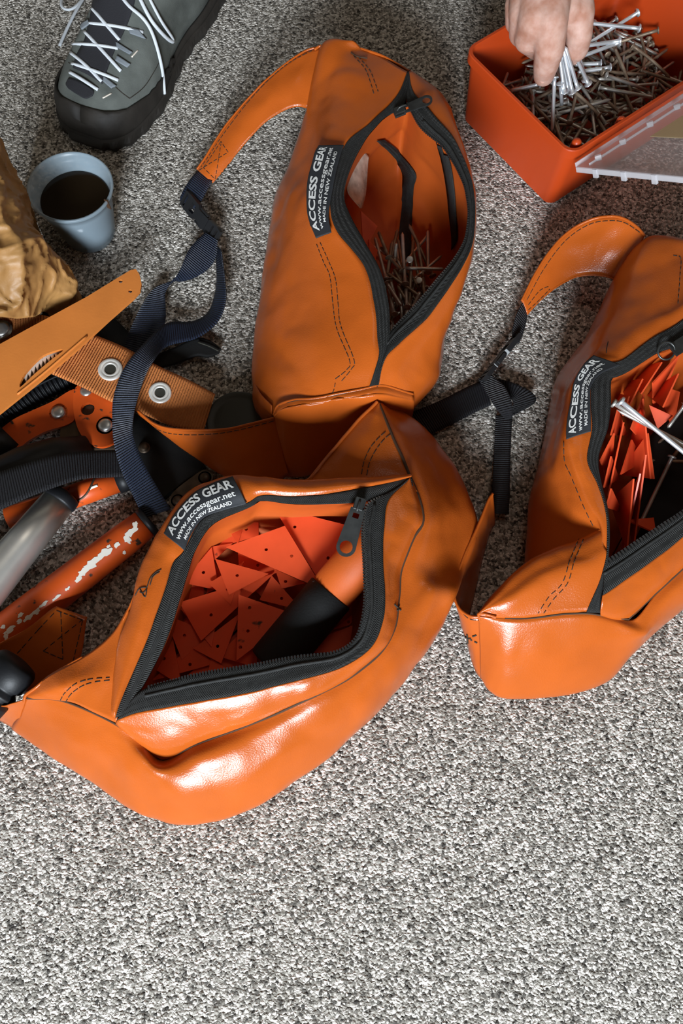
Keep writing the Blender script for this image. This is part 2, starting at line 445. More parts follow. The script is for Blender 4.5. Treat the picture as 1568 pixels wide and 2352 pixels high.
def side_release_buckle(parent, a, b, w, tilt=None, th=0.006):
    """black side-release buckle from point a to b, width w"""
    x = b - a; Lb = x.length
    m = frame(a, x, tilt if tilt is not None else Vector((0, 0, 1)).cross(x))
    h = w / 2
    # female body with two side windows, then male base and slotted ends
    fem = [(Lb * .42, -h * .62), (Lb * .36, -h), (Lb * .12, -h), (0, -h * .9), (0, h * .9), (Lb * .12, h), (Lb * .36, h), (Lb * .42, h * .62), (Lb * .66, h * .8), (Lb * .68, h * .7), (Lb * .68, -h * .7), (Lb * .66, -h * .8)]
    slot = [(Lb * .05, -h * .72), (Lb * .05, h * .72), (Lb * .1, h * .72), (Lb * .1, -h * .72)]
    V, F = flat_geo(fem, [slot, [(Lb * .22, -h * .55), (Lb * .22, h * .55), (Lb * .34, h * .5), (Lb * .34, -h * .5)]], th)
    bk = mk('buckle', [m @ v for v in V], F, 'black_plastic', parent, smooth=False, bev=0.0007, label='black plastic side-release buckle')
    mal = [(Lb * .685, -h * .8), (Lb * .685, h * .8), (Lb * .9, h), (Lb, h * .92), (Lb, -h * .92), (Lb * .9, -h)]
    V, F = flat_geo(mal, [[(Lb * .8, -h * .74), (Lb * .8, h * .74), (Lb * .84, h * .74), (Lb * .84, -h * .74)], [(Lb * .9, -h * .74), (Lb * .9, h * .74), (Lb * .95, h * .74), (Lb * .95, -h * .74)]], th * .85)
    mk('buckle_tongue', [m @ v for v in V], F, 'black_plastic', bk, smooth=False, bev=0.0007)
    for s in (-1, 1):
        V, F = box_geo(Vector((Lb * .52, s * h * .88, 0)), Vector((Lb * .10, 0, 0)), Vector((0, h * .1, 0)), Vector((0, 0, th * .38)))
        mk('release_prong', [m @ v for v in V], F, 'black_plastic', bk, smooth=False, bev=0.0006)
def strap(name, ea, eb, mat, parent, n=80, nv=7, solid=0.0016, label=None, wr=0.0):
    g = loft([ea, eb], n, nv, wr, by_index=len(ea) == len(eb))
    return grid_obj(name, g, mat, parent, solid, label=label)
def inside(rim, parent, key, deep, floor_to, z_mid, mat='orange_lining', name='lining', n=110):
    """lining from the rim loop down to the inner bottom"""
    c0 = resample(curve_world(rim), n, closed=True)
    ctr = sum(c0, Vector()) / n
    f = P(floor_to[0], floor_to[1], deep)
    def ring(sc, z, sh): return [Vector((ctr.x + (p.x - ctr.x) * sc + (f.x - ctr.x) * sh, ctr.y + (p.y - ctr.y) * sc + (f.y - ctr.y) * sh, z / 100.0)) for p in c0]
    rows = [c0, ring(1.06, z_mid + 2, 0.15), ring(1.06, z_mid, 0.6), ring(0.98, deep + 1.2, 0.95), ring(0.8, deep, 1.0)]
    g = []
    for j in range(21): g.append([cr([r[i] for r in rows], j * 4 / 20.0) for i in range(n)])
    g = [[wrinkle(p) if j else wrinkle(p) for p in r] for j, r in enumerate(g)]
    grid_obj(name, g, mat, parent, 0.0, closed=True, cap=True, key=key); BV.setdefault(key + '_in', []).append(BV[key][-1])

def label_patch(parent, top, bot, s_lines, n=70, key=None):
    """cloth maker's label; top/bot edge curves along the reading direction"""
    g = loft([bot, lift_mid(bot, top, 0.0), top], n, 16, 1.0)
    if key:
        tr = bvh(key)
        for j, r in enumerate(g):
            for i, p in enumerate(r):
                l, nn = hit(tr, *pix(p))
                if l is not None and (l - p).length < 0.03: r[i] = l + nn * 0.0014
        for _ in range(3):
            g = [[(g[j][i] * 2 + g[max(j-1,0)][i] + g[min(j+1,len(g)-1)][i] + g[j][max(i-1,0)] + g[j][min(i+1,len(r)-1)]) / 6 for i in range(len(r))] for j, r in enumerate(g)]
        g = [[p + (Vector((0, 0, CAM_H)) - p).normalized() * 0.001 for p in r] for r in g]
    o = grid_obj('label_patch', g, 'label_cloth', parent, 0.0009, label='black woven label with pale lettering')
    for s, a, b, t0, t1, bold in s_lines:
        print_on('label_lettering', s, g, a, b, t0, t1, 'label_print', o, bold, lift=0.0010)
    return g
LINES = [('ACCESS GEAR', 0.05, 0.95, 0.62, 0.90, 0.030), ('www.accessgear.net', 0.06, 0.93, 0.36, 0.54, 0.016), ('MADE IN NEW ZEALAND', 0.13, 0.86, 0.14, 0.27, 0.018)]

# ================================================================ lower bag (triangular tags in it)
def lower_bag():
    R = root('tool_bag', P(560, 1420, 0), 'open orange vinyl tool bag in front holding a heap of orange triangle tags', 'bag', 'orange tool bags')
    K = 'lower'
    T_front = [(272,1655,11),(325,1636,11.6),(450,1612,12.2),(600,1580,12.6),(700,1558,12.9),(790,1530,13),(852,1488,13.1),(882,1425,13.2),(884,1360,13.3),(880,1290,13.3),(884,1215,13.2),(893,1148,13),(938,1098,12.5)]
    R_front = [(300,1615,11.3),(340,1578,11.8),(450,1548,12.2),(570,1526,12.5),(690,1508,12.8),(770,1497,13),(815,1468,13),(834,1420,13.1),(838,1350,13.2),(836,1280,13.2),(834,1215,13.1),(845,1160,13),(895,1138,12.8)]
    seamA = [(268,1664,10),(372,1748,7.6),(470,1704,8.8),(600,1652,9.9),(720,1600,11),(800,1556,11.2),(880,1492,11.2),(908,1440,11.2),(917,1370,11.4),(922,1310,11.6),(955,1225,12),(970,1188,12),(940,1094,11.7)]
    panel('top_panel', [T_front, lift_mid(T_front, seamA, 0.35, 0.35), lift_mid(T_front, seamA, 0.5, 0.78), seamA], R, K, nu=150, nv=22)
    T_back = [(266,1652,11),(330,1480,12.5),(372,1370,13),(395,1300,13.2),(423,1268,13.3),(470,1190,13.3),(563,1158,13.3),(600,1140,13.3),(690,1141,13.2),(850,1118,13),(942,1093,12.3)]
    R_back = [(300,1635,11.2),(380,1470,12.3),(412,1375,12.8),(432,1310,13),(450,1265,13),(490,1205,13),(575,1165,13),(601,1152,13),(690,1160,13),(850,1150,12.8),(946,1115,12.3)]
    ridge = [(258,1642,10.8),(268,1480,12.2),(303,1380,12.7),(328,1295,12.9),(370,1215,13.1),(438,1126,13.1),(533,1093,13.1),(600,1097,13.1),(690,1100,12.9),(850,1096,12.7),(945,1088,12.1)]
    panel('hem_flap', [T_back, lift_mid(T_back, ridge, 0.55, 0.45), ridge, [below(c, c[2] - 1.4, 0.0) for c in ridge]], R, K, nu=130, nv=14)
    top = [(62,1600,9),(110,1556,9.8),(190,1511,10.3),(255,1458,11.4),(300,1382,12.4),(370,1217,12.8),(438,1128,12.8),(533,1096,12.8),(640,1102,12.6),(705,1098,11.2),(765,1035,10.2),(820,972,10),(870,924,10)]
    panel('back_panel', [top, [below(c, 6) for c in top], [below(c, 1.0) for c in top], [below(c, 0.1, 0.04, (560,1420)) for c in top]], R, K, nu=110, nv=14)
    panel('end_gusset', [[(62,1600,9),(110,1555,10),(190,1510,10.5),(250,1462,11.4),(292,1395,12.2)], [(62,1602,9),(130,1580,10.5),(195,1562,11),(250,1548,11.3),(300,1510,11.5)], [(62,1604,9),(120,1608,9.5),(170,1615,9.8),(220,1638,10.1),(270,1662,10.4)]], R, K, nu=60, nv=24)
    panel('end_gusset', [[(870,924,10),(820,972,10),(765,1035,10.2),(705,1105,10.6)], [(872,925,10.2),(850,1000,10.9),(825,1060,11.2),(815,1120,11.4)], [(872,927,10),(900,1000,11),(932,1075,11.5),(955,1128,12)]], R, K, nu=60, nv=24)
    seam = [(62,1604,9),(150,1612,9.5),(268,1664,10),(330,1714,8.8),(372,1748,7.6),(450,1713,8.7),(560,1668,9.6),(700,1608,11),(800,1556,11.2),(875,1498,11.2),(908,1440,11.2),(917,1370,11.4),(922,1310,11.6),(950,1235,12),(970,1188,12),(937,1085,11.6),(900,1000,11),(872,926,10)]
    b1 = [(55,1612,8),(140,1640,8.6),(250,1690,9.2),(318,1745,9.2),(378,1778,8.9),(470,1750,9.5),(580,1704,9.8),(715,1640,10.4),(818,1580,10.6),(895,1508,10.6),(938,1440,10.9),(955,1365,11.2),(960,1305,11.4),(985,1235,11.5),(995,1175,11.4),(960,1080,11),(918,998,10.4),(878,926,9.5)]
    b2 = [(44,1640,5.6),(128,1690,6.6),(238,1748,7.2),(315,1806,7.2),(410,1838,7.2),(500,1822,7.4),(605,1775,7.8),(738,1700,8),(840,1625,8.4),(925,1530,9),(980,1436,9.6),(1005,1360,11.2),(1018,1303,9.3),(1042,1235,8.2),(1035,1155,9),(995,1072,9),(945,993,8.6),(885,928,8)]
    sil = [(30,1676,2.5),(120,1738,3),(230,1806,3.3),(330,1868,3.6),(430,1892,3.8),(510,1884,4),(610,1837,4),(730,1760,4),(840,1665,4.5),(940,1548,5),(1012,1442,5.5),(1043,1374,8.4),(1070,1310,5.4),(1096,1225,5),(1076,1140,5),(1035,1065,5),(977,990,5),(900,932,5)]
    flo = [below(c, 0.1, 0.10, (560,1420)) for c in sil]
    panel('front_band', [seam, b1, b2, sil, flo], R, K, nu=170, nv=30)
    bot = [(flo[i]) for i in range(len(flo))] + [below(c, 0.1, 0.04, (560,1420)) for c in reversed(top[1:-1])]
    pts = resample(curve_world(bot), 90, closed=True); pts = [Vector((p.x, p.y, 0.0012)) for p in pts]
    mk('base_panel', pts + [sum(pts, Vector()) / 90], [(i, (i + 1) % 90, 90) for i in range(90)], 'orange_vinyl', R)
    # seams and zip
    piping('seam_shadow', seam[:5], R, 0.0013, 'seam_shade_and_crack', dz=-0.0002)  # dark tubes painting in the shadow of the seam gap
    piping('seam_shadow', seam[4:], R, 0.0017, 'seam_shade_and_crack', dz=-0.0003)
    piping('seam_piping', [(56,1612,8.6),(60,1596,9.1),(85,1578,9.6),(120,1550,9.9),(190,1510,10.4)], R, 0.0016)
    piping('seam_piping', [(868,922,10.2),(820,970,10.2),(765,1033,10.4),(706,1102,10.7)], R, 0.0018)
    gt = loft([T_front, R_front], 160, 8, 1.0); grid_obj('zipper_tape', [[p + Vector((0,0,.0012)) for p in r] for r in gt], 'zip_tape', R, 0.0012, key=K)
    gt = loft([T_back, R_back], 160, 8, 1.0); grid_obj('zipper_tape', [[p + Vector((0,0,.0012)) for p in r] for r in gt], 'zip_tape', R, 0.0012, key=K)
    coil('zipper_teeth', R_front[1:], R)
    piping('zipper_fold', lift_mid(T_front, R_front, 0.18, 0.66)[1:-1], R, 0.0016, 'zip_tape')
    rim = R_front + list(reversed(R_back[:-1]))
    inside(rim, R, K, 4.6, (590, 1410), 8.0)
    pull_tab(R, (822, 1168), (788, 1278), 13.9, 12.6, width=0.0185)
    label_patch(R, [(376,1228,13.5),(403,1180,13.6),(444,1131,13.7),(487,1108,13.7),(533,1093,13.5)], [(423,1271,13.6),(440,1232,13.8),(470,1190,13.9),(515,1172,13.9),(566,1158,13.6)],
                LINES, key=K)
    stitch('stitching', [(140,1607),(150,1590),(175,1570),(210,1560),(252,1556)], K, R)
    stitch('stitching', [(152,1612),(165,1592),(190,1575),(220,1566),(252,1562)], K, R)
    stitch('stitching', [(830,1090),(836,1060),(850,1030),(868,1008),(888,990)], K, R)
    stitch('stitching', [(842,1092),(848,1064),(862,1036),(880,1012),(896,998)], K, R)
    # pen scribble on the hem flap
    for ln in ([(312,1368),(322,1352),(338,1350),(330,1362),(322,1360)], [(322,1352),(334,1372),(338,1352)], [(338,1350),(345,1330),(358,1315),(370,1308)], [(345,1345),(352,1325),(366,1314)]):
        stitch('pen_mark', ln, K, R, dash=1, r=0.0005)
    for ln in ([(904,1388),(912,1396),(920,1402)], [(910,1402),(916,1390)]):
        stitch('pen_mark', ln, K, R, dash=1, r=0.0009)
    # left wing: runs out of the frame, doubles back to a box-stitched end
    ga = [(62,1606,8.8),(30,1616,8.6),(0,1622,8.3),(-60,1600,7.5),(-75,1540,6.8),(-20,1490,6),(60,1446,5.2),(112,1405,4.6),(128,1396,4.4)]
    gb = [(34,1674,2.6),(10,1660,2.5),(-25,1640,2.4),(-110,1590,2.2),(-120,1540,2.2),(-60,1560,2.2),(60,1590,2.6),(168,1540,3.6),(198,1420,4.2)]
    panel('wing', [ga, lift_mid(ga, gb, 0.25), gb], R, K, nu=80, nv=14, by_index=True, label='orange wing strap with box-stitched end')
    stitch('stitching', [(40,1500),(88,1446),(130,1403),(190,1424),(168,1520)], K, R, lin=True)
    stitch('stitching', [(140,1406),(145,1514),(100,1495),(188,1424)], K, R, lin=True)
    return R
# ================================================================ upper bag (loose nails in it)
def upper_bag():
    R = root('tool_bag', P(830, 620, 0), 'orange vinyl tool bag at the back standing open with loose nails deep inside', 'bag', 'orange tool bags')
    K = 'upper'; C = (840, 640)
    T_back = [(936,166,13),(905,232,13.3),(850,288,13.6),(795,332,13.8),(770,405,13.9),(760,470,13.8),(776,530,13.6),(835,610,13.5),(858,700,13.2),(866,780,12.6),(870,825,12),(848,893,10.6)]
    m1 = [(872,127,12.2),(828,178,12.9),(792,232,12.8),(757,292,12.8),(725,388,12.4),(702,460,12),(712,535,11.8),(730,620,11.6),(738,710,11.2),(730,800,10.8),(724,872,10.2),(738,914,9.7)]
    m2 = [(835,116,12),(780,140,12.2),(748,215,11.4),(726,278,11),(694,380,9.8),(662,450,9),(655,522,8.5),(650,622,8.2),(646,716,8),(640,812,7.8),(640,890,7.8),(675,922,8.6)]
    sil = [(800,109,11.6),(740,106,11.1),(714,200,9.3),(703,264,8.2),(668,372,6),(636,440,4.5),(621,512,3.5),(604,622,3),(593,720,3),(582,822,3),(582,895,3.5),(631,950,7)]
    flo = [below(c, 0.1, 0.05, C) for c in sil]
    panel('back_panel', [T_back, m1, m2, sil, flo], R, K, nu=130, nv=40)
    # rounded lower-left corner tucked behind the wing
    panel('corner_gusset', [[(582,880,3.5),(600,905,6),(625,930,7.6)], [(580,915,3),(598,935,5),(625,950,6.8)], [(588,944,2),(606,962,3.5),(632,962,5.5)], [below((588,944,2),0.1,.03,C), below((606,962,3.5),0.1,.03,C), below((632,962,5.5),0.1,.03,C)]], R, K, nu=24, nv=24)
    T_front = [(938,166,13),(948,215,13.4),(990,262,13.8),(1035,312,14),(1064,370,14.2),(1086,445,14.2),(1091,520,14.2),(1076,583,14),(1030,662,13.6),(980,732,13),(920,790,12.5),(884,828,12),(868,893,10.6)]
    R_front = [(938,190,12.9),(935,240,13.2),(965,290,13.5),(1015,335,13.7),(1047,388,13.8),(1070,445,13.8),(1077,510,13.8),(1060,570,13.6),(1008,640,13.3),(955,705,12.8),(910,752,12.3),(892,778,12),(872,860,11)]
    f1 = [(945,164,12.7),(978,196,13),(1018,242,13.2),(1049,298,13.2),(1071,364,13.2),(1089,445,13.2),(1092,524,13.2),(1080,600,12.8),(1052,680,12.2),(1008,752,11.8),(965,806,11.4),(925,852,11),(905,888,10.2)]
    f2 = [(938,160,11.8),(1002,211,11.4),(1036,258,11),(1054,308,11),(1070,370,11),(1086,448,11),(1089,528,11),(1078,608,10.8),(1050,690,10.4),(1022,765,9.8),(1002,828,9),(985,872,8.6),(938,925,8)]
    f3 = [(925,165,7),(985,225,7),(1015,270,7),(1035,318,7),(1050,378,7),(1062,455,7),(1066,535,7),(1058,615,7),(1036,698,6.5),(1018,775,6),(1012,840,5),(1000,880,4.5),(940,944,4.5)]
    panel('front_band', [T_front, f1, f2, f3, [below(c, 0.1, 0.06, C) for c in f3]], R, K, nu=140, nv=30)
    top = [(742,107,11.1),(800,110,11.6),(872,126,12.1),(940,160,11.8)]
    panel('end_panel', [top, [below(c, 6) for c in top], [below(c, 0.1, 0.05, C) for c in top]], R, K, nu=40, nv=14)
    seam = [(629,952,7),(640,930,8.2),(674,917,9.2),(731,914,9.8),(824,898,10.5),(881,887,10.6),(948,905,8.9)]
    fold = [(632,962,6.8),(655,952,8.1),(692,945,8.8),(756,934,9.2),(830,924,9.8),(878,918,9.9),(950,926,8)]
    low = [(652,1080,1.2),(672,1080,1.4),(705,1078,1.6),(760,1055,2),(812,1018,3),(858,978,4.2),(945,948,4.5)]
    panel('end_panel', [seam, lift_mid(seam, fold, 0.35), fold, low, [below(c, 0.1) for c in low]], R, K, nu=80, nv=30)
    fl_loop = [below(c, 0.1, 0.05, C) for c in sil[1:]] + [below(c, 0.1) for c in low] + [below(c, 0.1, 0.06, C) for c in reversed(f3)]
    pts = [Vector((p.x, p.y, 0.0012)) for p in resample(curve_world(fl_loop), 90, closed=True)]
    mk('base_panel', pts + [sum(pts, Vector()) / 90], [(i, (i + 1) % 90, 90) for i in range(90)], 'orange_vinyl', R)
    piping('seam_piping', [(722,113,11),(742,105,11.3),(800,108,11.8),(872,125,12.3),(932,158,12.2),(1000,209,11.6),(1036,256,11.2)], R, 0.0016)
    piping('seam_piping', seam, R, 0.0016)
    piping('seam_shadow', [(805,124,12.2),(820,132,12.4),(842,134,12.5)], R, 0.0009, 'seam_shade_and_crack', dz=0.001)  # crease shadow drawn as a thin dark tube
    piping('seam_shadow', lift_mid(seam, fold, 0.05, 0.12)[1:6], R, 0.0008, 'seam_shade_and_crack', dz=0.0005)
    gt = loft([T_front, R_front], 160, 8, 1.0); grid_obj('zipper_tape', [[p + Vector((0,0,.0012)) for p in r] for r in gt], 'zip_tape', R, 0.0012, key=K)
    R_back = [(940,200,13),(925,248,13),(882,278,13.2),(832,335,13.3),(802,400,13.3),(792,455,13.2),(808,498,13.2),(866,610,13.2),(889,690,12.8),(893,750,12.3),(890,800,12),(868,893,10.6)]
    gt = loft([T_back, R_back], 160, 8, 1.0); grid_obj('zipper_tape', [[p + Vector((0,0,.0012)) for p in r] for r in gt], 'zip_tape', R, 0.0012, key=K)
    coil('zipper_teeth', R_front[1:12], R)
    piping('zipper_fold', lift_mid(T_front, R_front, 0.18, 0.66)[2:12], R, 0.0016, 'zip_tape')
    inside(R_front[1:] + list(reversed(R_back[1:-1])), R, K, 1.6, (905, 640), 7.0)
    # dark binding tapes on the inner seams
    for ea, eb in (([(1000,312),(1016,365),(1028,430),(1034,490),(1040,545),(1040,575)], [(1018,322),(1036,370),(1046,430),(1050,490),(1052,545),(1048,560)]),
                   ([(862,322),(895,352),(925,392),(926,430),(922,480),(916,540),(920,600)], [(880,318),(910,342),(956,396),(952,430),(948,480),(944,540),(945,600)])):
        tr = bvh('upper_in'); rows = []
        for e in (ea, [((p[0]+q[0])/2, (p[1]+q[1])/2) for p, q in zip(ea, eb)], eb):
            row = []
            for q in resample([Vector((x, y, 0)) for x, y in e], 40):
                l, nn = hit(tr, q.x, q.y)
                row.append(l + nn * 0.002 if l is not None else P(q.x, q.y, 8))
            rows.append(row)
        grid_obj('binding_tape', rows, 'zip_tape', R, 0.001, label='black binding tape on an inner seam')
    pull_tab(R, (925, 252), (992, 226), 14.0, 14.6, width=0.0135)
    lt = [(729,548,13.2),(708,485,13.1),(705,419,13.3),(720,357,13.7),(732,334,13.8)]
    lb = [(763,534,14.0),(757,485,14.2),(766,425,14.4),(780,368,14.4),(790,334,14.3)]
    label_patch(R, lt, lb, LINES)
    stitch('stitching', [(728,562),(744,604),(758,636),(765,700),(774,757),(803,829),(796,850),(767,873)], K, R)
    stitch('stitching', [(736,558),(753,596),(771,643),(777,700),(783,750),(813,827),(807,848),(782,878)], K, R)
    stitch('stitching', [(770,880),(765,900),(752,912)], K, R)
    stitch('stitching', [(722,382),(709,420),(706,470),(714,520)], K, R)
    stitch('stitching', [(812,130),(838,160),(850,190),(858,216)], K, R)
    stitch('stitching', [(822,132),(848,162),(860,190),(868,212)], K, R)
    # upper wing strap
    ga = [(737,107,11),(700,117,10.6),(655,145,10),(605,190,8.8),(555,246,7.2),(505,310,5.4),(472,362,4),(452,388,3.2)]
    gb = [(705,250,8.2),(683,246,8.2),(655,254,8),(618,276,7.4),(580,310,6.4),(545,350,5),(512,390,3.8),(488,418,3)]
    panel('wing', [ga, lift_mid(ga, gb, 0.3), gb], R, K, nu=70, nv=14)
    piping('wing_piping', ga, R, 0.0015)
    stitch('stitching', [(716,117),(660,148),(610,192),(560,248),(510,314),(478,362),(462,385)], K, R)
    stitch('stitching', [(698,252),(650,262),(614,284),(576,318),(540,360),(500,408)], K, R)
    stitch('stitching', [(458,392),(524,350),(508,326),(468,386),(494,412),(508,332)], K, R, dash=.003, lin=True)
    # webbing loop, buckle and navy strap
    strap('webbing_loop', [(455,392,3.2),(440,408,3.4),(424,432,3.2),(414,455,2.4),(418,470,1.4)], [(487,417,3.1),(476,436,3.2),(462,462,2.8),(452,478,2),(448,482,1.2)], 'navy_webbing', R, n=30)
    side_release_buckle(R, P(424,452,2.6), P(500,548,2.0), 0.022, tilt=Vector((0.55, 0.35, 0.75)))
    strap('navy_strap', [(472,534,2.2),(448,556,2.4),(430,580,2.6),(417,612,2.6),(406,634,2.4),(398,643,2.0),(380,672,1.6),(380,705,1.4),(379,740,1.3),(362,775,1.4),(334,812,1.5)],
          [(500,552,2.0),(496,590,1.6),(478,618,1.4),(446,638,1.2),(416,646,1.2),(398,646,1.6),(354,662,2.2),(326,700,2.6),(304,745,2.6),(288,790,2.4),(284,830,2.2)], 'navy_webbing', R, n=110, label='navy ribbed webbing strap twisted on the carpet')
    strap('navy_strap', [(494,560,1.0),(498,640,1.0),(490,690,1.2),(474,722,1.4),(440,739,1.6),(380,744,2.4),(320,800,5.2),(283,850,5.9),(262,908,6.0),(258,960,5.6),(262,1020,5.8),(278,1080,5.2),(302,1132,4.2),(330,1190,3)],
          [(508,575,2.6),(516,640,2.8),(518,690,2.9),(500,738,2.8),(452,776,2.4),(385,795,2.6),(352,830,5.0),(332,868,5.7),(318,908,5.9),(307,955,5.6),(306,1000,5.8),(322,1046,5.2),(350,1100,4.2),(392,1170,3)], 'navy_webbing', R, n=140, label='navy ribbed webbing strap curling down over the tools')
    # lower wing
    ga = [(632,958,6.9),(600,967,6.8),(560,977,6.6),(500,988,6.2),(430,990,5.8),(380,984,5.4),(345,968,5),(316,944,4.8)]
    gb = [(662,1088,1.2),(640,1100,1.2),(600,1115,1.4),(560,1112,1.6),(500,1085,2),(440,1045,2.6),(385,1005,3.4),(318,952,4.4)]
    panel('wing', [ga, lift_mid(ga, gb, 0.1), gb], R, K, nu=70, nv=16)
    piping('wing_piping', ga, R, 0.0015)
    stitch('stitching', [(628,966),(560,984),(500,995),(430,998),(380,992),(346,976)], K, R)
    return R
# ================================================================ right bag (tags standing on edge)
def right_bag():
    R = root('tool_bag', P(1480, 1060, 0), 'orange vinyl tool bag on the right with tags standing on edge and long nails', 'bag', 'orange tool bags')
    K = 'right'; C = (1540, 1050)
    T_back = [(1700,640,12.5),(1568,738,13.2),(1500,780,13.4),(1433,827,13.5),(1395,838,13.6),(1361,868,13.7),(1358,930,13.7),(1359,992,13.6),(1345,1060,13.4),(1370,1112,13.3),(1388,1165,13.2),(1393,1225,13),(1388,1300,12.5),(1345,1408,10.5)]
    R_back = [(1700,700,12.3),(1568,790,12.8),(1511,815,13),(1445,853,13),(1415,866,13),(1402,874,13.1),(1402,930,13),(1396,985,13),(1372,1058,13),(1378,1112,12.9),(1393,1165,12.8),(1398,1225,12.6),(1394,1300,12.3),(1385,1408,10.5)]
    m1 = [(1660,610,12),(1545,690,12.8),(1470,720,12.6),(1420,765,12.6),(1368,800,13),(1322,865,13),(1309,925,12.9),(1296,1008,12.8),(1302,1068,12.6),(1325,1125,12.4),(1345,1172,12.2),(1370,1216,11.8)]
    m2 = [(1620,580,11),(1528,610,11.8),(1462,640,11.2),(1418,690,10.6),(1352,790,10.4),(1304,868,10),(1288,925,9.6),(1272,1000,9.2),(1268,1070,9),(1280,1120,9),(1290,1170,8.8),(1305,1232,8.4)]
    sil = [(1600,572,10),(1535,546,10.2),(1480,546,9.6),(1425,616,7.6),(1338,782,5),(1282,862,4.5),(1266,925,4),(1251,1000,3.5),(1238,1070,3),(1228,1115,3),(1219,1165,3),(1209,1290,3)]
    tb = T_back[:12] + [(1391,1265,12.6)]; m1.append((1362,1268,11.0)); m2.append((1298,1292,7.4)); sil.append((1200,1350,3))
    panel('back_panel', [tb, lift_mid(tb, m1, 0.35, 0.5), m1, m2, sil, [below(c, 0.1, 0.05, C) for c in sil]], R, K, nu=120, nv=44)
    e_top = [(1100,1408,9),(1140,1358,9.8),(1200,1303,10.3),(1265,1265,10.8),(1330,1240,11.3),(1380,1214,12.2)]
    e_mid = [(1100,1410,9),(1165,1385,10.5),(1230,1350,11.3),(1290,1325,11.8),(1345,1310,12.2),(1392,1290,12.6)]
    e_seam = [(1100,1413,9),(1160,1419,9.3),(1220,1421,9.6),(1275,1415,10),(1320,1411,10.3),(1352,1410,10.5)]
    panel('end_gusset', [[below(c, c[2] - 3.5, .03, C) for c in e_top], [(c[0], c[1], c[2] - .15) for c in e_top], lift_mid(e_top, e_mid, 0.25), e_mid, e_seam], R, K, nu=60, nv=30)
    panel('end_gusset', [[(1380,1214,12.4),(1393,1228,12.7),(1390,1300,12.5),(1348,1406,10.5)], [(1372,1216,12),(1378,1240,12.3),(1376,1300,12.2),(1340,1408,10.4)]], R, K, nu=30, nv=5)
    R_front = [(1388,1294,12.4),(1440,1262,12.6),(1500,1222,12.8),(1568,1178,13),(1680,1090,13),(1760,960,13),(1780,820,13),(1730,710,12.8)]
    T_front = [(1383,1366,12),(1440,1328,12.2),(1500,1285,12.4),(1568,1235,12.6),(1710,1120,12.8),(1800,970,12.8),(1820,810,12.8),(1760,670,12.5)]
    seamA = [(1378,1413,10.3),(1442,1422,9.3),(1510,1355,10.2),(1575,1295,10.8),(1740,1160,11.5),(1850,980,12),(1870,800,12),(1800,630,11.5)]
    panel('top_panel', [T_front, lift_mid(T_front, seamA, 0.35, 0.4), lift_mid(T_front, seamA, 0.4, 0.8), seamA], R, K, nu=100, nv=20)
    seam = [(1100,1415,9),(1160,1420,9.3),(1220,1422,9.6),(1340,1411,10.3),(1400,1416,9.8),(1446,1424,9.3),(1470,1412,9.6),(1510,1356,10.2),(1575,1296,10.8),(1740,1161,11.5),(1850,981,12),(1870,800,12),(1800,630,11.5)]
    b1 = [(1101,1428,8.4),(1158,1438,8.9),(1216,1440,9.2),(1336,1430,9.9),(1405,1436,9.6),(1474,1455,9.3),(1496,1430,9.4),(1534,1374,10.2),(1600,1312,10.8),(1764,1172,11.3),(1868,985,11.7),(1888,798,11.7),(1812,616,11.2)]
    b2 = [(1103,1490,5.4),(1148,1512,6.2),(1200,1516,6.6),(1322,1504,7.2),(1400,1486,7.8),(1466,1474,8),(1500,1448,8),(1545,1402,8.4),(1612,1342,9),(1780,1190,9),(1885,990,9),(1902,795,9),(1822,608,9)]
    sil = [(1107,1562,1.8),(1128,1590,2.0),(1172,1604,2.3),(1300,1592,2.8),(1392,1562,3.3),(1442,1508,4),(1482,1472,4.4),(1530,1428,5),(1595,1372,5),(1765,1215,5),(1870,1000,5),(1890,810,5),(1810,630,5)]
    panel('front_band', [seam, b1, b2, sil, [below(c, 0.1, 0.07, C) for c in sil]], R, K, nu=160, nv=30, crumple=0.0005)
    bl = [(1600,572,10),(1700,575,11),(1800,625,11.4)]
    panel('end_panel', [[(1680,612,12.2),(1730,625,12.2),(1790,650,12.2)], bl, [below(c, 5) for c in bl], [below(c, 0.1) for c in bl]], R, K, nu=30, nv=16)
    piping('seam_piping', [(1104,1424,8.6),(1102,1408,9.2),(1140,1416,9.5)], R, 0.0016)
    piping('seam_shadow', e_seam[1:] + [(1400,1415,10),(1445,1422,9.4)], R, 0.0011, 'seam_shade_and_crack', dz=0.0002)  # gap shadow along this seam, put in as a dark tube
    piping('seam_shadow', seamA[1:], R, 0.0016, 'seam_shade_and_crack', dz=-0.0002)
    gt = loft([T_front, R_front], 120, 8, 1.0); grid_obj('zipper_tape', [[p + Vector((0,0,.0012)) for p in r] for r in gt], 'zip_tape', R, 0.0012, key=K)
    gt = loft([T_back, R_back], 160, 8, 1.0); grid_obj('zipper_tape', [[p + Vector((0,0,.0012)) for p in r] for r in gt], 'zip_tape', R, 0.0012, key=K)
    coil('zipper_teeth', R_front, R, pitch=0.0036, size=0.0013)
    piping('zipper_fold', lift_mid(T_front, R_front, 0.18, 0.66), R, 0.0016, 'zip_tape')
    inside(R_front + [(1700,702,12.3)] + R_back[1:13], R, K, 3.0, (1490, 1120), 8.0)
    lt = [(1297,1011,13.4),(1300,980,13.5),(1313,920,13.7),(1322,870,14.0),(1338,838,14.2),(1362,816,14.2)]
    lb = [(1357,993,14.2),(1358,965,14.4),(1358,920,14.4),(1360,885,14.4),(1380,858,14.4),(1425,838,14.2)]
    label_patch(R, lt, lb, LINES)
    stitch('stitching', [(1296,1014),(1298,1060),(1312,1092),(1340,1160),(1366,1214)], K, R)
    stitch('stitching', [(1330,1238),(1308,1290),(1290,1340),(1260,1370),(1235,1408)], K, R)
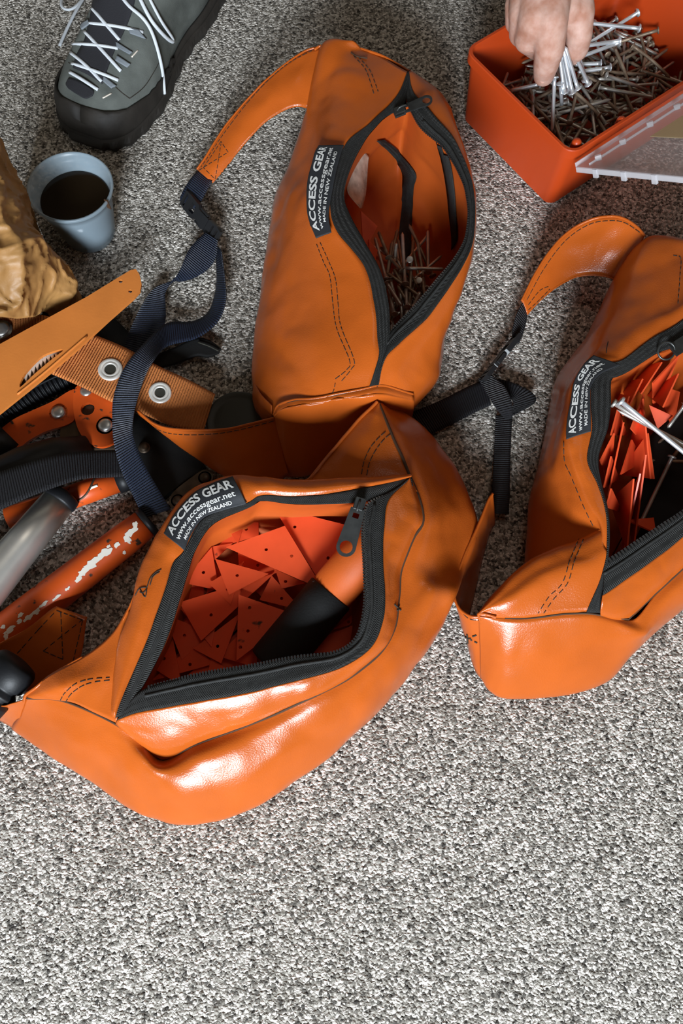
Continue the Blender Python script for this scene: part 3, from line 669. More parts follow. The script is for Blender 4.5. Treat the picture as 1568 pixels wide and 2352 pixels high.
    stitch('stitching', [(1340,1240),(1318,1292),(1302,1340),(1272,1374),(1248,1408)], K, R)
    stitch('stitching', [(1545,588),(1562,595),(1560,640),(1556,698)], K, R)
    stitch('loose_thread', [(1391,812),(1393,798),(1396,786)], K, R, dash=1)
    # zip ring hanging off the slider
    V, F = lathe_geo([(0.0085 + 0.0011 * math.cos(t), 0.0011 * math.sin(t)) for t in [i * math.pi / 4 for i in range(9)]], 24, Matrix.Translation(P(1530, 806, 13.6)) @ Matrix.Rotation(0.5, 4, 'X'))
    s = mk('zipper_ring', V, F, 'dark_metal', R)
    V, F = box_geo(P(1568, 790, 13.6), Vector((0.012, 0.008, 0)), Vector((-0.004, 0.006, 0)), Vector((0, 0, 0.0012)))
    mk('pull_tab', V, F, 'dark_metal', s, smooth=False, bev=0.0005)
    # upper wing
    ga = [(1480,540,9.6),(1462,518,9.6),(1435,503,9.4),(1400,498,9),(1350,508,8),(1295,545,6.6),(1242,612,4.8),(1199,692,3.2)]
    gb = [(1418,646,5.5),(1405,640,5.2),(1385,634,5),(1350,632,4.6),(1318,638,4.1),(1285,656,3.4),(1248,684,2.6),(1211,722,2)]
    panel('wing', [ga, lift_mid(ga, gb, 0.0), gb], R, K, nu=70, nv=14)
    piping('wing_piping', ga, R, 0.0016)
    piping('wing_piping', gb, R, 0.0012)
    stitch('stitching', [(1470,534),(1435,512),(1400,507),(1352,516),(1298,553),(1248,618),(1207,692)], K, R)
    stitch('stitching', [(1212,700),(1238,668),(1258,658)], K, R); stitch('stitching', [(1212,712),(1236,690),(1262,664)], K, R)
    # buckle and black straps
    strap('webbing_loop', [(1199,696,3.2),(1186,722,3),(1178,750,2.6),(1176,772,2.2)], [(1210,720,2),(1206,745,1.8),(1198,772,1.6),(1190,790,1.6)], 'black_webbing', R, n=24)
    side_release_buckle(R, P(1188,772,2.2), P(1104,878,1.5), 0.022, tilt=Vector((0.75, 0.5, 0.9)))
    strap('black_strap', [(905,962,0.4),(1000,925,0.6),(1075,888,1.0),(1115,872,1.6)], [(945,1018,0.4),(1030,978,0.6),(1095,945,1.0),(1128,930,1.4)], 'black_webbing', R, n=40, label='black webbing strap lying on the carpet')
    strap('black_strap', [(1098,870,1.6),(1118,905,2.2),(1140,940,2.2),(1160,962,1.6)], [(1128,860,2.2),(1160,890,3),(1176,930,2.8),(1175,960,1.8)], 'black_webbing', R, n=30)
    strap('black_strap', [(1135,868,1.2),(1180,880,1.6),(1222,902,1.8),(1228,925,1.5),(1180,952,1.0)], [(1148,905,0.8),(1170,915,1),(1178,922,1.2),(1176,940,1),(1165,960,0.6)], 'black_webbing', R, n=30)
    strap('black_strap', [(1138,955,0.7),(1134,1040,0.7),(1130,1120,0.8),(1128,1180,1.2)], [(1176,950,0.7),(1172,1040,0.7),(1170,1120,0.8),(1168,1180,1.2)], 'black_webbing', R, n=40)
    # lower wing strap, standing on edge and curling back
    ga = [(1106,1416,8.6),(1080,1414,8.4),(1056,1396,8.1),(1045,1366,7.8),(1050,1325,7.4),(1070,1272,6.9),(1098,1205,6.3),(1120,1150,5.8),(1131,1133,5.6)]
    gb = [(1107,1562,1.6),(1092,1542,1.5),(1080,1510,1.4),(1072,1470,1.2),(1074,1430,1.0),(1085,1380,0.8),(1102,1310,0.6),(1122,1230,0.6),(1135,1205,0.6)]
    panel('wing', [ga, lift_mid(ga, gb, 0.0), gb], R, K, nu=80, nv=14)
    piping('wing_piping', ga, R, 0.0015)
    stitch('stitching', [(1102,1424),(1078,1420),(1062,1406)], K, R)
    for ln in ([(1056,1454),(1064,1470)], [(1070,1462),(1078,1466)], [(1074,1456),(1076,1476)], [(1080,1464),(1084,1470)], [(1090,1472),(1096,1475)], [(1086,1460),(1094,1457)]):
        stitch('pen_mark', ln, K, R, dash=1, r=0.0010)
    return R
BAG_L, BAG_U, BAG_R = lower_bag(), upper_bag(), right_bag()
# ---------------------------------------------------------------- more materials
material('tag_plastic', (0.70, 0.080, 0.022), rough=0.42, spec=0.4, var=0.06, var_scale=40, sss=0.0)
material('tag_dirty', (0.68, 0.080, 0.022), rough=0.5, spec=0.35, spots=(75, 0.60, 0.68, (0.05, 0.02, 0.01)))
material('box_red', (0.46, 0.050, 0.007), rough=0.38, spec=0.45, var=0.05, var_scale=8)
material('nail_rust', (0.12, 0.07, 0.042), rough=0.5, metal=0.5, var_col=(0.36, 0.28, 0.20), var_scale=60)
material('nail_grey', (0.46, 0.44, 0.40), rough=0.42, metal=0.7, var=0.25, var_scale=60)
material('nail_silver', (0.72, 0.75, 0.78), rough=0.38, metal=0.75, var=0.1, var_scale=60)
material('cup_plastic', (0.46, 0.58, 0.66), rough=0.3, spec=0.5, alpha=0.42, thin=0.3)
material('coffee', (0.010, 0.006, 0.003), rough=0.12, spec=0.4)
material('kraft', (0.32, 0.165, 0.052), rough=0.5, spec=0.4, var=0.18, var_scale=16, bump=0.3, bump_scale=160, bump_dist=0.001)
material('suede', (0.105, 0.115, 0.105), rough=0.9, spec=0.2, var=0.35, var_scale=26, bump=0.4, bump_scale=700, bump_dist=0.0006)
material('suede_blue', (0.20, 0.225, 0.25), rough=0.85, spec=0.2, var=0.2, var_scale=30, bump=0.4, bump_scale=700, bump_dist=0.0006)
material('rubber', (0.020, 0.017, 0.014), rough=0.65, spec=0.35, var=0.3, var_scale=40, bump=0.3, bump_scale=200, bump_dist=0.0008)
material('mesh_cloth', (0.014, 0.014, 0.018), rough=0.85, bump=0.6, bump_scale=900, bump_dist=0.0006)
material('lace', (0.62, 0.66, 0.70), rough=0.8, bump=0.5, bump_scale=1100, bump_dist=0.0005)
material('sheath_orange', (0.58, 0.185, 0.034), rough=0.6, spec=0.3, var=0.08, var_scale=22, bump=0.25, bump_scale=350, bump_dist=0.0004)
material('orange_webbing', (0.60, 0.200, 0.055), rough=0.75, spec=0.25, bump=0.9, bump_scale=700, bump_dist=0.0012, rib=21.0, var=0.12, var_scale=60)
material('paint_orange', (0.62, 0.085, 0.010), rough=0.4, spec=0.5, var=0.12, var_scale=40, spots=(70, 0.64, 0.69, (0.045, 0.03, 0.02)))
material('paint_chip', (0.82, 0.78, 0.68), rough=0.6)
material('steel', (0.52, 0.52, 0.50), rough=0.36, metal=0.9, var=0.2, var_scale=120, bump=0.2, bump_scale=250, bump_dist=0.0005)
material('aluminium', (0.78, 0.77, 0.72), rough=0.36, metal=0.8, var=0.06, var_scale=40)
material('white_ring', (0.75, 0.73, 0.68), rough=0.35, metal=0.5)
material('black_rubber', (0.006, 0.0065, 0.008), rough=0.5, spec=0.3, bump=0.2, bump_scale=500, bump_dist=0.0004)
material('black_cloth', (0.006, 0.006, 0.006), rough=0.75, spec=0.3, bump=0.4, bump_scale=500, bump_dist=0.0006)
material('olive_plastic', (0.028, 0.027, 0.020), rough=0.5, spec=0.4)
material('bracket', (0.085, 0.06, 0.04), rough=0.5, metal=0.6, var=0.3, var_scale=80)
material('blade', (0.05, 0.035, 0.025), rough=0.4, metal=0.6)
material('bone', (0.80, 0.72, 0.62), rough=0.35, metal=0.3)
material('lid_clear', (0.80, 0.76, 0.78), rough=0.25, spec=0.5, alpha=0.40, thin=0.45)
material('lid_edge', (0.80, 0.80, 0.83), rough=0.3, spec=0.5, alpha=0.6, thin=0.4)
material('cream_paper', (0.95, 0.86, 0.66), rough=0.7, thin=0.75)
material('skin', (0.42, 0.20, 0.135), rough=0.55, spec=0.35, var_col=(0.58, 0.37, 0.30), var_scale=75, bump=0.35, bump_scale=220, bump_dist=0.0008, sss=0.25)
material('fingernail', (0.62, 0.36, 0.28), rough=0.3, spec=0.5)

# ---------------------------------------------------------------- pixel-plane plates
def on_plane(u, v, o, n):
    d = ray(u, v); c = Vector((0, 0, CAM_H)); t = (o - c).dot(n) / d.dot(n); return c + d * t
def plate_px(name, outline, plane, mat, parent=None, th=0.002, holes=(), label=None, bev=0.0, top=True, key=None, sm=False):
    """plate whose outline is given in photo pixels on the plane through three points; top face on the plane"""
    a, b, c = [P(*q) for q in plane]
    n = (b - a).cross(c - a).normalized()
    if n.z < 0: n = -n
    x = (b - a).normalized(); y = n.cross(x)
    def to2(q): w_ = on_plane(q[0], q[1], a, n) - a; return (w_.dot(x), w_.dot(y))
    o2 = [to2(q) for q in outline]
    hs = []
    for h in holes:
        if isinstance(h, tuple): cx, cy = to2(h[:2]); hs.append(circle(cx, cy, h[2], 16))
        else: hs.append([to2(q) for q in h])
    V, F = flat_geo(o2, hs, th)
    sh = -th / 2 if top else th / 2
    W = [a + x * v.x + y * v.y + n * (v.z + sh) for v in V]
    if key: BV.setdefault(key, []).append((W, F))
    return mk(name, W, F, mat, parent, smooth=sm, label=label, bev=bev)
def smooth_px(pts, n=None, closed=True):
    return [(p.x, p.y) for p in resample([Vector((q[0], q[1], 0)) for q in pts], n or len(pts) * 5, closed)]
def bolt(parent, u, v, z, r, mat='steel', name='bolt', h=0.004):
    V, F = lathe_geo([(0.0001, h), (r * .45, h * .97), (r * .8, h * .75), (r, h * .3), (r * 1.0, 0.0), (r * 1.3, 0.0), (r * 1.3, -0.001)], 24, Matrix.Translation(P(u, v, z)))
    return mk(name, V, F, mat, parent)
def patch_on(name, key, curves, mat, parent, nu=24, nv=10, lift=0.0012, solid=0.0012, label=None):
    """cloth or rubber patch laid on a surface: pixel curves, cast down onto the surface"""
    rows = [[Vector((q[0], q[1], 0)) for q in c] for c in curves]
    rows = [resample(r, nu) for r in rows]; tr = bvh(key); g = []
    for j in range(nv):
        t = j * (len(rows) - 1) / (nv - 1.0); row = []
        for i in range(nu):
            p = cr([r[i] for r in rows], t); l, n = hit(tr, p.x, p.y)
            if l is None: l, n = P(p.x, p.y, 0.3), Vector((0, 0, 1))
            row.append(l + n * lift)
        g.append(row)
    return grid_obj(name, g, mat, parent, solid, label=label)
def cord_on(name, key, line, r, mat, parent, n=40, lift=None, arch=0.0, z_floor=0.3, flat=0.7):
    tr = bvh(key); pts = []
    ds = resample([Vector((q[0], q[1], 0)) for q in line], n)
    zl = None
    for k, q in enumerate(ds):
        l, nn = hit(tr, q.x, q.y)
        if l is None: l, nn = P(q.x, q.y, z_floor), Vector((0, 0, 1))
        pts.append(l + nn * (lift if lift is not None else r * .8) + Vector((0, 0, arch * math.sin(math.pi * k / (n - 1)))))
    # ease out sudden drops so the cord hangs instead of kinking
    for _ in range(6):
        pts = [pts[0]] + [Vector((pts[i].x, pts[i].y, 0)) * 0 + (pts[i] * 0.5 + (pts[i - 1] + pts[i + 1]) * 0.25) for i in range(1, len(pts) - 1)] + [pts[-1]]
    return tube(name, pts, r, mat, parent, n=8, flat=flat)

# ================================================================ storage box with nails, hinged lid
RH = 10.4
A_, B_ = P(1066, 113, RH), P(1312, 356, RH)
E1 = (A_ - B_); W1 = E1.length; E1 = E1.normalized()
E2 = Vector((E1.y, -E1.x, 0)).normalized()
if E2.x < 0: E2 = -E2
LB = 0.275
def box_pt(a, b, z, inset=0.0):
    """a across AB (0..1 from B to A), b along the box (0..1)"""
    return Vector((B_.x, B_.y, 0)) + E1 * (inset + a * (W1 - 2 * inset)) + E2 * (inset + b * (LB - 2 * inset)) + Vector((0, 0, z))
def rrect(inset, z, r=0.016, n=6):
    pts = []
    Wd, Ld = W1 - 2 * inset, LB - 2 * inset; r = max(r, 0.001)
    for cx, cy, a0 in ((r, r, 180), (Wd - r, r, 270), (Wd - r, Ld - r, 0), (r, Ld - r, 90)):
        for i in range(n + 1):
            a = math.radians(a0 + 90.0 * i / n)
            x, y = cx + r * math.cos(a), cy + r * math.sin(a)
            pts.append(Vector((B_.x, B_.y, z)) + E1 * (inset + x) + E2 * (inset + y))
    return pts
def storage_box():
    H = RH / 100.0
    R = root('storage_box', box_pt(.5, .5, 0), 'red plastic storage box full of nails with its clear lid hinged open', 'box')
    prof = [(0.012, 0.0006, .010), (0.0085, 0.004, .012), (0.003, H - 0.014, .015), (0.003, H - 0.013, .015), (-0.001, H - 0.012, .017), (-0.001, H - 0.001, .017), (0.0, H, .016), (0.003, H, .014), (0.0042, H - 0.002, .013), (0.0105, 0.006, .010), (0.013, 0.0035, .009)]
    rings = [rrect(i, z, r) for i, z, r in prof]; n = len(rings[0])
    V = [p for r in rings for p in r]; F = grid_faces(len(rings), n, True)
    F.append(tuple(range(n - 1, -1, -1))); F.append(tuple((len(rings) - 1) * n + i for i in range(n)))
    o = mk('body', V, F, 'box_red', R, smooth=True)
    m = o.modifiers.new('edges', 'EDGE_SPLIT'); m.split_angle = math.radians(35)
    for a, b in ((0.04, 0.06), (0.0, 0.30), (0.0, 0.82)):
        V, F = lathe_geo([(0.0001, 0.006), (0.003, 0.0055), (0.0055, 0.003), (0.006, -0.006), (0.004, -0.010), (0.0001, -0.011)], 14, Matrix.Translation(box_pt(a, b, H - 0.006, 0.005)))
        mk('hinge_lug', V, F, 'box_red', R)
    # lid: hinged on the B-C rim edge, tilted up and out
    O = Vector((-E1.x, -E1.y, 0)); up = Vector((0, 0, 1))
    best = None
    h0 = P(1322, 384, 9.4)
    for k in range(10, 80):
        th = math.radians(k); d = O * math.cos(th) + up * math.sin(th)
        for s in [i * 0.005 for i in range(12, 50)]:
            u, v = pix(h0 + d * s)
            e = abs(u - 1568) + abs(v - 408)
            if best is None or e < best[0]: best = (e, th)
    th = best[1]; d = O * math.cos(th) + up * math.sin(th); nrm = E2.cross(d).normalized()
    if nrm.z < 0: nrm = -nrm
    LW, LL = W1 * 0.98, LB * 0.98
    def lp(s, t, h): return h0 + E2 * (s * LL) + d * (t * LW) + nrm * h
    lid = mk('lid', *box_geo(lp(.5, .5, 0), E2 * LL / 2, d * LW / 2, nrm * 0.0007), 'lid_clear', R, smooth=False, label='clear plastic lid with moulded ribs')
    def bar(name, a, b, w_, h, mat='lid_edge', up_=1):
        x = (b - a); c = (a + b) / 2; y = nrm.cross(x).normalized()
        V, F = box_geo(c + nrm * h * 0.5 * up_, x / 2, y * w_ / 2, nrm * h / 2); mk(name, V, F, mat, lid, smooth=False, bev=0.0004)
    bar('lid_skirt', lp(0, 0, 0), lp(0, 1, 0), 0.0012, 0.006, up_=-1)
    bar('lid_skirt', lp(0, 0, 0), lp(1, 0, 0), 0.0014, 0.005)
    bar('lid_skirt', lp(1, 0, 0), lp(1, 1, 0), 0.0012, 0.006, up_=-1)
    bar('lid_skirt', lp(0, 1, 0), lp(1, 1, 0), 0.0012, 0.006, up_=-1)
    bar('lid_rib', lp(0.02, 0.085, 0), lp(1, 0.085, 0), 0.0016, 0.003)
    for s in (0.06, 0.20, 0.36, 0.52, 0.70): bar('lid_clip', lp(s, 0.075, 0), lp(s + 0.02, 0.10, 0), 0.005, 0.006)
    for t in (0.14, 0.36, 0.58): bar('lid_clip', lp(0.0, t, 0), lp(0.0, t + 0.035, 0), 0.003, 0.010, up_=-1)
    g = on_plane(1493, 316, h0, nrm); 
    V, F = box_geo(g + E2 * 0.05 + d * 0.0 + nrm * 0.001 + (d * 0.045), E2 * 0.05, d * 0.045, nrm * 0.0003)
    ang = Matrix.Rotation(math.radians(-12), 4, nrm)
    mk('lid_sticker', V, F, 'cream_paper', lid, smooth=False, label='cream paper sticker')
    return R
BOX = storage_box()

# ---------------------------------------------------------------- nails
def nail_mesh(name, L, r, mat, hr=2.2, bend=0.0):
    """nail lying along +X from point to head, checkered flat head"""
    pts = [Vector((L * i / 6.0, 0, bend * math.sin(math.pi * i / 6.0))) for i in range(7)]
    tip = [(0.0002, Vector((-0.004 * L / 0.06, 0, 0)))]
    V, F = [], []
    seq = [(r * .08, tip[0][1])] + [(r, p) for p in pts] + [(r * hr, pts[-1] + Vector((0.0002, 0, 0))), (r * hr, pts[-1] + Vector((0.0012, 0, 0))), (r * hr * .6, pts[-1] + Vector((0.0015, 0, 0)))]
    n = 8
    for rr, p in seq:
        for i in range(n): a = 2 * math.pi * i / n; V.append(p + Vector((0, rr * math.cos(a), rr * math.sin(a))))
    for k in range(len(seq) - 1):
        for i in range(n): F.append((k * n + i, k * n + (i + 1) % n, (k + 1) * n + (i + 1) % n, (k + 1) * n + i))
    F.append(tuple(range(n - 1, -1, -1))); F.append(tuple((len(seq) - 1) * n + i for i in range(n)))
    me = bpy.data.meshes.new(name); me.from_pydata([tuple(v) for v in V], [], F); me.update()
    me.polygons.foreach_set('use_smooth', [True] * len(me.polygons)); me.materials.append(M[mat]); me['L'] = L
    return me
NM = {k: nail_mesh('nail_' + k, L, r, m, bend=b) for k, L, r, m, b in (
    ('rust', 0.064, 0.0021, 'nail_rust', 0.0), ('rust_bent', 0.060, 0.0020, 'nail_rust', 0.0022), ('rust_short', 0.048, 0.0019, 'nail_rust', 0.0),
    ('grey', 0.064, 0.0021, 'nail_grey', 0.0), ('grey_short', 0.050, 0.0019, 'nail_grey', 0.0), ('silver', 0.060, 0.0024, 'nail_silver', 0.0))}
def nail_at(kind, tip, head, label, group, fit=True):
    me = NM[kind]; o = bpy.data.objects.new('nail', me); COL.objects.link(o)
    x = head - tip; L = x.length; q = x.to_track_quat('X', 'Z')
    o.rotation_mode = 'QUATERNION'; o.rotation_quaternion = q; o.location = tip
    if fit: o.scale = (L / me['L'], 1, 1)
    return tag(o, label, 'nail', group)
def nail_px(kind, tip, head, label, group): return nail_at(kind, P(*tip), P(*head), label, group)
rnd = random.Random(11)
for i in range(215):
    a, b = rnd.uniform(0.07, 0.93), rnd.uniform(0.05, 0.95)
    layer = i / 215.0
    hump = 0.012 * math.exp(-((a - .45) ** 2 + (b - .55) ** 2) * 5)
    z = 0.014 + 0.032 * layer + hump + rnd.uniform(-.003, .006)
    yaw = rnd.gauss(-0.9, 0.9) if rnd.random() < .7 else rnd.uniform(-3.1, 3.1)
    if rnd.random() < .5: yaw += math.pi
    kind = rnd.choices(['rust', 'rust_bent', 'rust_short', 'grey', 'grey_short'], [4, 3, 3, 4, 3])[0]
    L = NM[kind]['L']; pitch = rnd.gauss(0, .16)
    dv = Vector((math.cos(yaw) * math.cos(pitch), math.sin(yaw) * math.cos(pitch), math.sin(pitch)))
    c = box_pt(a, b, z, 0.012)
    # keep both ends inside the walls
    for _ in range(12):
        ok = True
        for s in (-1, 1):
            e = c + dv * (L / 2 + .005) * s - Vector((B_.x, B_.y, 0))
            ea, eb = e.dot(E1), e.dot(E2)
            m_ = 0.0155
            if ea < m_: c += E1 * (m_ - ea); ok = False
            if ea > W1 - m_: c -= E1 * (ea - W1 + m_); ok = False
            if eb < m_: c += E2 * (m_ - eb); ok = False
            if eb > LB - m_: c -= E2 * (eb - LB + m_); ok = False
        if ok: break
    zmin = min((c + dv * L / 2 * s).z for s in (-1, 1))
    if zmin < 0.007: c.z += 0.007 - zmin
    nail_at(kind, c - dv * L / 2, c + dv * L / 2, 'dull weathered nail in the tangled heap inside the red box', 'nails in the red box', fit=False)
G2 = 'bright silver nails at the red box'
for t, h in (((1342,105,6.6),(1462,30,8.2)), ((1300,112,7.2),(1420,94,6.8)), ((1346,52,8.2),(1466,65,7.4)), ((1340,128,6.4),(1420,98,6.6)), ((1330,165,6),(1400,155,6.2)), ((1322,148,6.2),(1378,146,6.2)), ((1175,208,6.2),(1238,193,6.6))):
    nail_px('silver', t, h, 'bright galvanised nail lying on top of the dull nails in the red box', G2)
for t, h in (((1283,118,11),(1296,212,7.0)), ((1293,112,11.2),(1314,212,7.0)), ((1299,112,11.4),(1326,202,7.2)), ((1288,124,10.4),(1304,206,6.4)), ((1316,118,10.6),(1350,192,6.6)), ((1324,112,10.6),(1344,182,6.4)), ((1268,296,5.0),(1273,180,8.4)), ((1290,240,5.4),(1286,192,8.0))):
    nail_px('silver', t, h, 'bright galvanised nail pinched between the finger and thumb of the hand', 'nails held in the hand')

# ================================================================ hand
def person_hand():
    caps = [((1266,-760,32,4.3), (1262,-330,21,3.5)), ((1262,-760,32,4.0), (1255,-330,21,3.2)), ((1262,-330,21,3.5), (1262,-210,19.6,3.2)), ((1250,-330,21,3.2), (1245,-210,19.6,3.0)), ((1280,-330,21,3.2), (1280,-210,19.6,3.0)),
            ((1240,-210,19.5,2.9), (1205,30,14.6,1.9)), ((1255,-210,19.5,3.0), (1230,45,15.2,2.1)), ((1272,-210,19.5,3.0), (1262,50,15.4,2.1)), ((1285,-200,19,2.8), (1300,20,14.4,2.2)), ((1235,-120,17.5,2.4), (1190,10,14,1.6)),
            ((1300,-90,16.4,2.4), (1326,30,14,2.0)), ((1326,30,14,2.0), (1330,80,12.4,1.55)), ((1330,80,12.4,1.55), (1325,112,10.6,1.4)), ((1325,112,10.6,1.4), (1318,128,9.4,1.05)),
            ((1262,50,15.4,2.1), (1262,112,13,1.75)), ((1262,112,13,1.75), (1254,148,10.8,1.55)), ((1254,148,10.8,1.55), (1249,172,9.0,1.3)),
            ((1230,45,15.2,2.1), (1212,88,12.8,1.6)), ((1212,88,12.8,1.6), (1230,108,9.6,1.35)), ((1230,108,9.6,1.35), (1252,124,7.8,1.1)),
            ((1205,30,14.6,1.9), (1196,76,12.2,1.45)), ((1196,76,12.2,1.45), (1212,96,9.2,1.2)), ((1212,96,9.2,1.2), (1236,108,7.6,1.0)),
            ((1190,10,14,1.6), (1184,50,11.8,1.3)), ((1184,50,11.8,1.3), (1198,72,9.4,1.1)), ((1198,72,9.4,1.1), (1216,82,8.2,0.9))]
    parts = []
    for a, b in caps:
        p, q = P(*a[:3]), P(*b[:3]); ra, rb = a[3] / 100, b[3] / 100; ax = (q - p).normalized()
        pts, rad = [], []
        for k in range(6): t = math.pi / 2 * (1 - k / 5.0); pts.append(p - ax * ra * math.sin(t)); rad.append(max(ra * math.cos(t), 0.0004))
        for k in range(1, 6): t = math.pi / 2 * (k / 5.0); pts.append(q + ax * rb * math.sin(t)); rad.append(max(rb * math.cos(t), 0.0004))
        pts = pts[:6] + [q] + pts[6:]; rad = rad[:6] + [rb] + rad[6:]
        parts.append(tube_geo(pts, rad, 16))
    # knuckle bumps
    V, F = join_geo(parts)
    R = root('person', P(1258, 40, 0), 'bare right hand reaching down into the red box and pinching bright nails', 'person')
    o = mk('hand', V, F, 'skin', R)
    m = o.modifiers.new('union', 'REMESH'); m.mode = 'VOXEL'; m.voxel_size = 0.0017; m.use_smooth_shade = True
    m = o.modifiers.new('soften', 'SMOOTH'); m.factor = 0.6; m.iterations = 9
    def fnail(u, v, z, dx, dy, dz, r):
        n = Vector((dx, dy, dz)).normalized(); c = P(u, v, z)
        M4 = Matrix.Translation(c) @ n.to_track_quat('Z', 'Y').to_matrix().to_4x4() @ Matrix.Diagonal((1, 1.25, 1, 1))
        V, F = lathe_geo([(0.0001, 0.0006), (r * .6, 0.0004), (r, -0.0006), (r, -0.0016)], 18, M4); mk('fingernail', V, F, 'fingernail', o)
    fnail(1249, 180, 9.6, 0.05, -0.85, 0.5, 0.0048)
    fnail(1329, 127, 10.4, 0.6, -0.55, 0.6, 0.0045)
    return R
person_hand()

# ================================================================ cup
def cup():
    c = P(207, 533, 0); R = root('plastic_cup', c, 'pale blue translucent plastic cup half full of black coffee', 'cup')
    Hc, r0, r1 = 0.083, 0.032, 0.0475
    prof = [(0.0001, 0.003), (r0 - .003, 0.003), (r0 - .001, 0.0005), (r0, 0.001)] + [(r0 + (r1 - r0) * t, 0.001 + (Hc - .001) * t) for t in (0.2, 0.4, 0.6, 0.8, 0.93)] + [(r1 + .0005, Hc - .006), (r1 + .0022, Hc - .004), (r1 + .0026, Hc - .0015), (r1 + .0015, Hc), (r1 - .0003, Hc - .0006), (r1 - .0014, Hc - .005)] + [(r0 - .0014 + (r1 - r0) * t, 0.001 + (Hc - .001) * t) for t in (0.9, 0.7, 0.5, 0.3, 0.12, 0.05)] + [(0.0001, 0.0055)]
    # the cup sits a little out of true, towards the boot
    tilt = Matrix.Translation(c) @ Matrix.Rotation(math.radians(2), 4, 'Y')
    V, F = lathe_geo(prof, 56, tilt); mk('cup_wall', V, F, 'cup_plastic', R)
    rl = r0 - .0016 + (r1 - r0) * 0.72
    V, F = lathe_geo([(0.0001, Hc * .72), (rl * .97, Hc * .72), (rl, Hc * .725), (r0 - .0016 + (r1 - r0) * .3, Hc * .3), (r0 - .0016, 0.0062), (0.0001, 0.0062)], 56, tilt)
    mk('coffee', V, F, 'coffee', R, label='black coffee filling the cup two thirds')
    a = math.radians(-24); p = tilt @ Vector(((r1 + .001) * math.cos(a), (r1 + .001) * math.sin(a), Hc - .006))
    V, F = box_geo(p, Vector((math.cos(a), math.sin(a), 0)) * .0024, Vector((-math.sin(a), math.cos(a), 0)) * .0006, Vector((0.0, 0, .007)))
    mk('rim_crack', V, F, 'seam_shade_and_crack', R, smooth=False)
cup()

# ================================================================ brown paper bag
def paper_bag():
    R = root('paper_bag', P(20, 620, 0), 'crumpled brown paper bag at the left edge beside the cup', 'bag')
    tops = [(-40,290,14),(-120,400,16),(-160,520,16),(-170,640,15),(-120,740,12)]
    r1 = [(-10,312,13.5),(-50,420,15.5),(-70,530,15.5),(-60,640,13.5),(-40,735,10)]
    r2 = [(5,335,12),(20,430,12.5),(30,520,13.5),(45,610,12.5),(30,725,8)]
    r3 = [(8,352,10),(42,445,9.5),(77,530,10),(116,600,9),(80,722,6)]
    r4 = [(14,362,6),(56,455,6),(100,548,6.5),(140,615,6.5),(158,645,5)]
    r4 = [(4,362,6),(44,455,6.2),(90,552,6.6),(150,632,6),(112,718,4)]
    r5 = [below(c, 0.1, -0.02, (0, 560)) for c in r4]
    g = loft([tops, r1, r2, r3, r4, r5], 90, 70, 0.0)
    out = []
    for r in g:
        row = []
        for p in r:
            k = min(1.0, p.z / 0.03)
            f = lambda s, o: 1 - abs(noise.noise(p * s + Vector((o, o * 2, 1)))) * 2
            q = p + (noise.noise_vector(p * 22.0) * 0.008 + Vector((1, -.3, .8)) * (f(20, 4) ** 3 * 0.007 + f(48, 9) ** 3 * .003 + f(110, 2) ** 3 * .0012)) * k
            row.append(q)
        out.append(row)
    grid_obj('bag_wall', out, 'kraft', R, 0.0006, key='paper')
    b = [below(c, 0.1) for c in tops]
    g = loft([tops, [below(c, 6) for c in tops], b], 40, 10, 0.6); grid_obj('bag_back', g, 'kraft', R, 0.0006)
paper_bag()

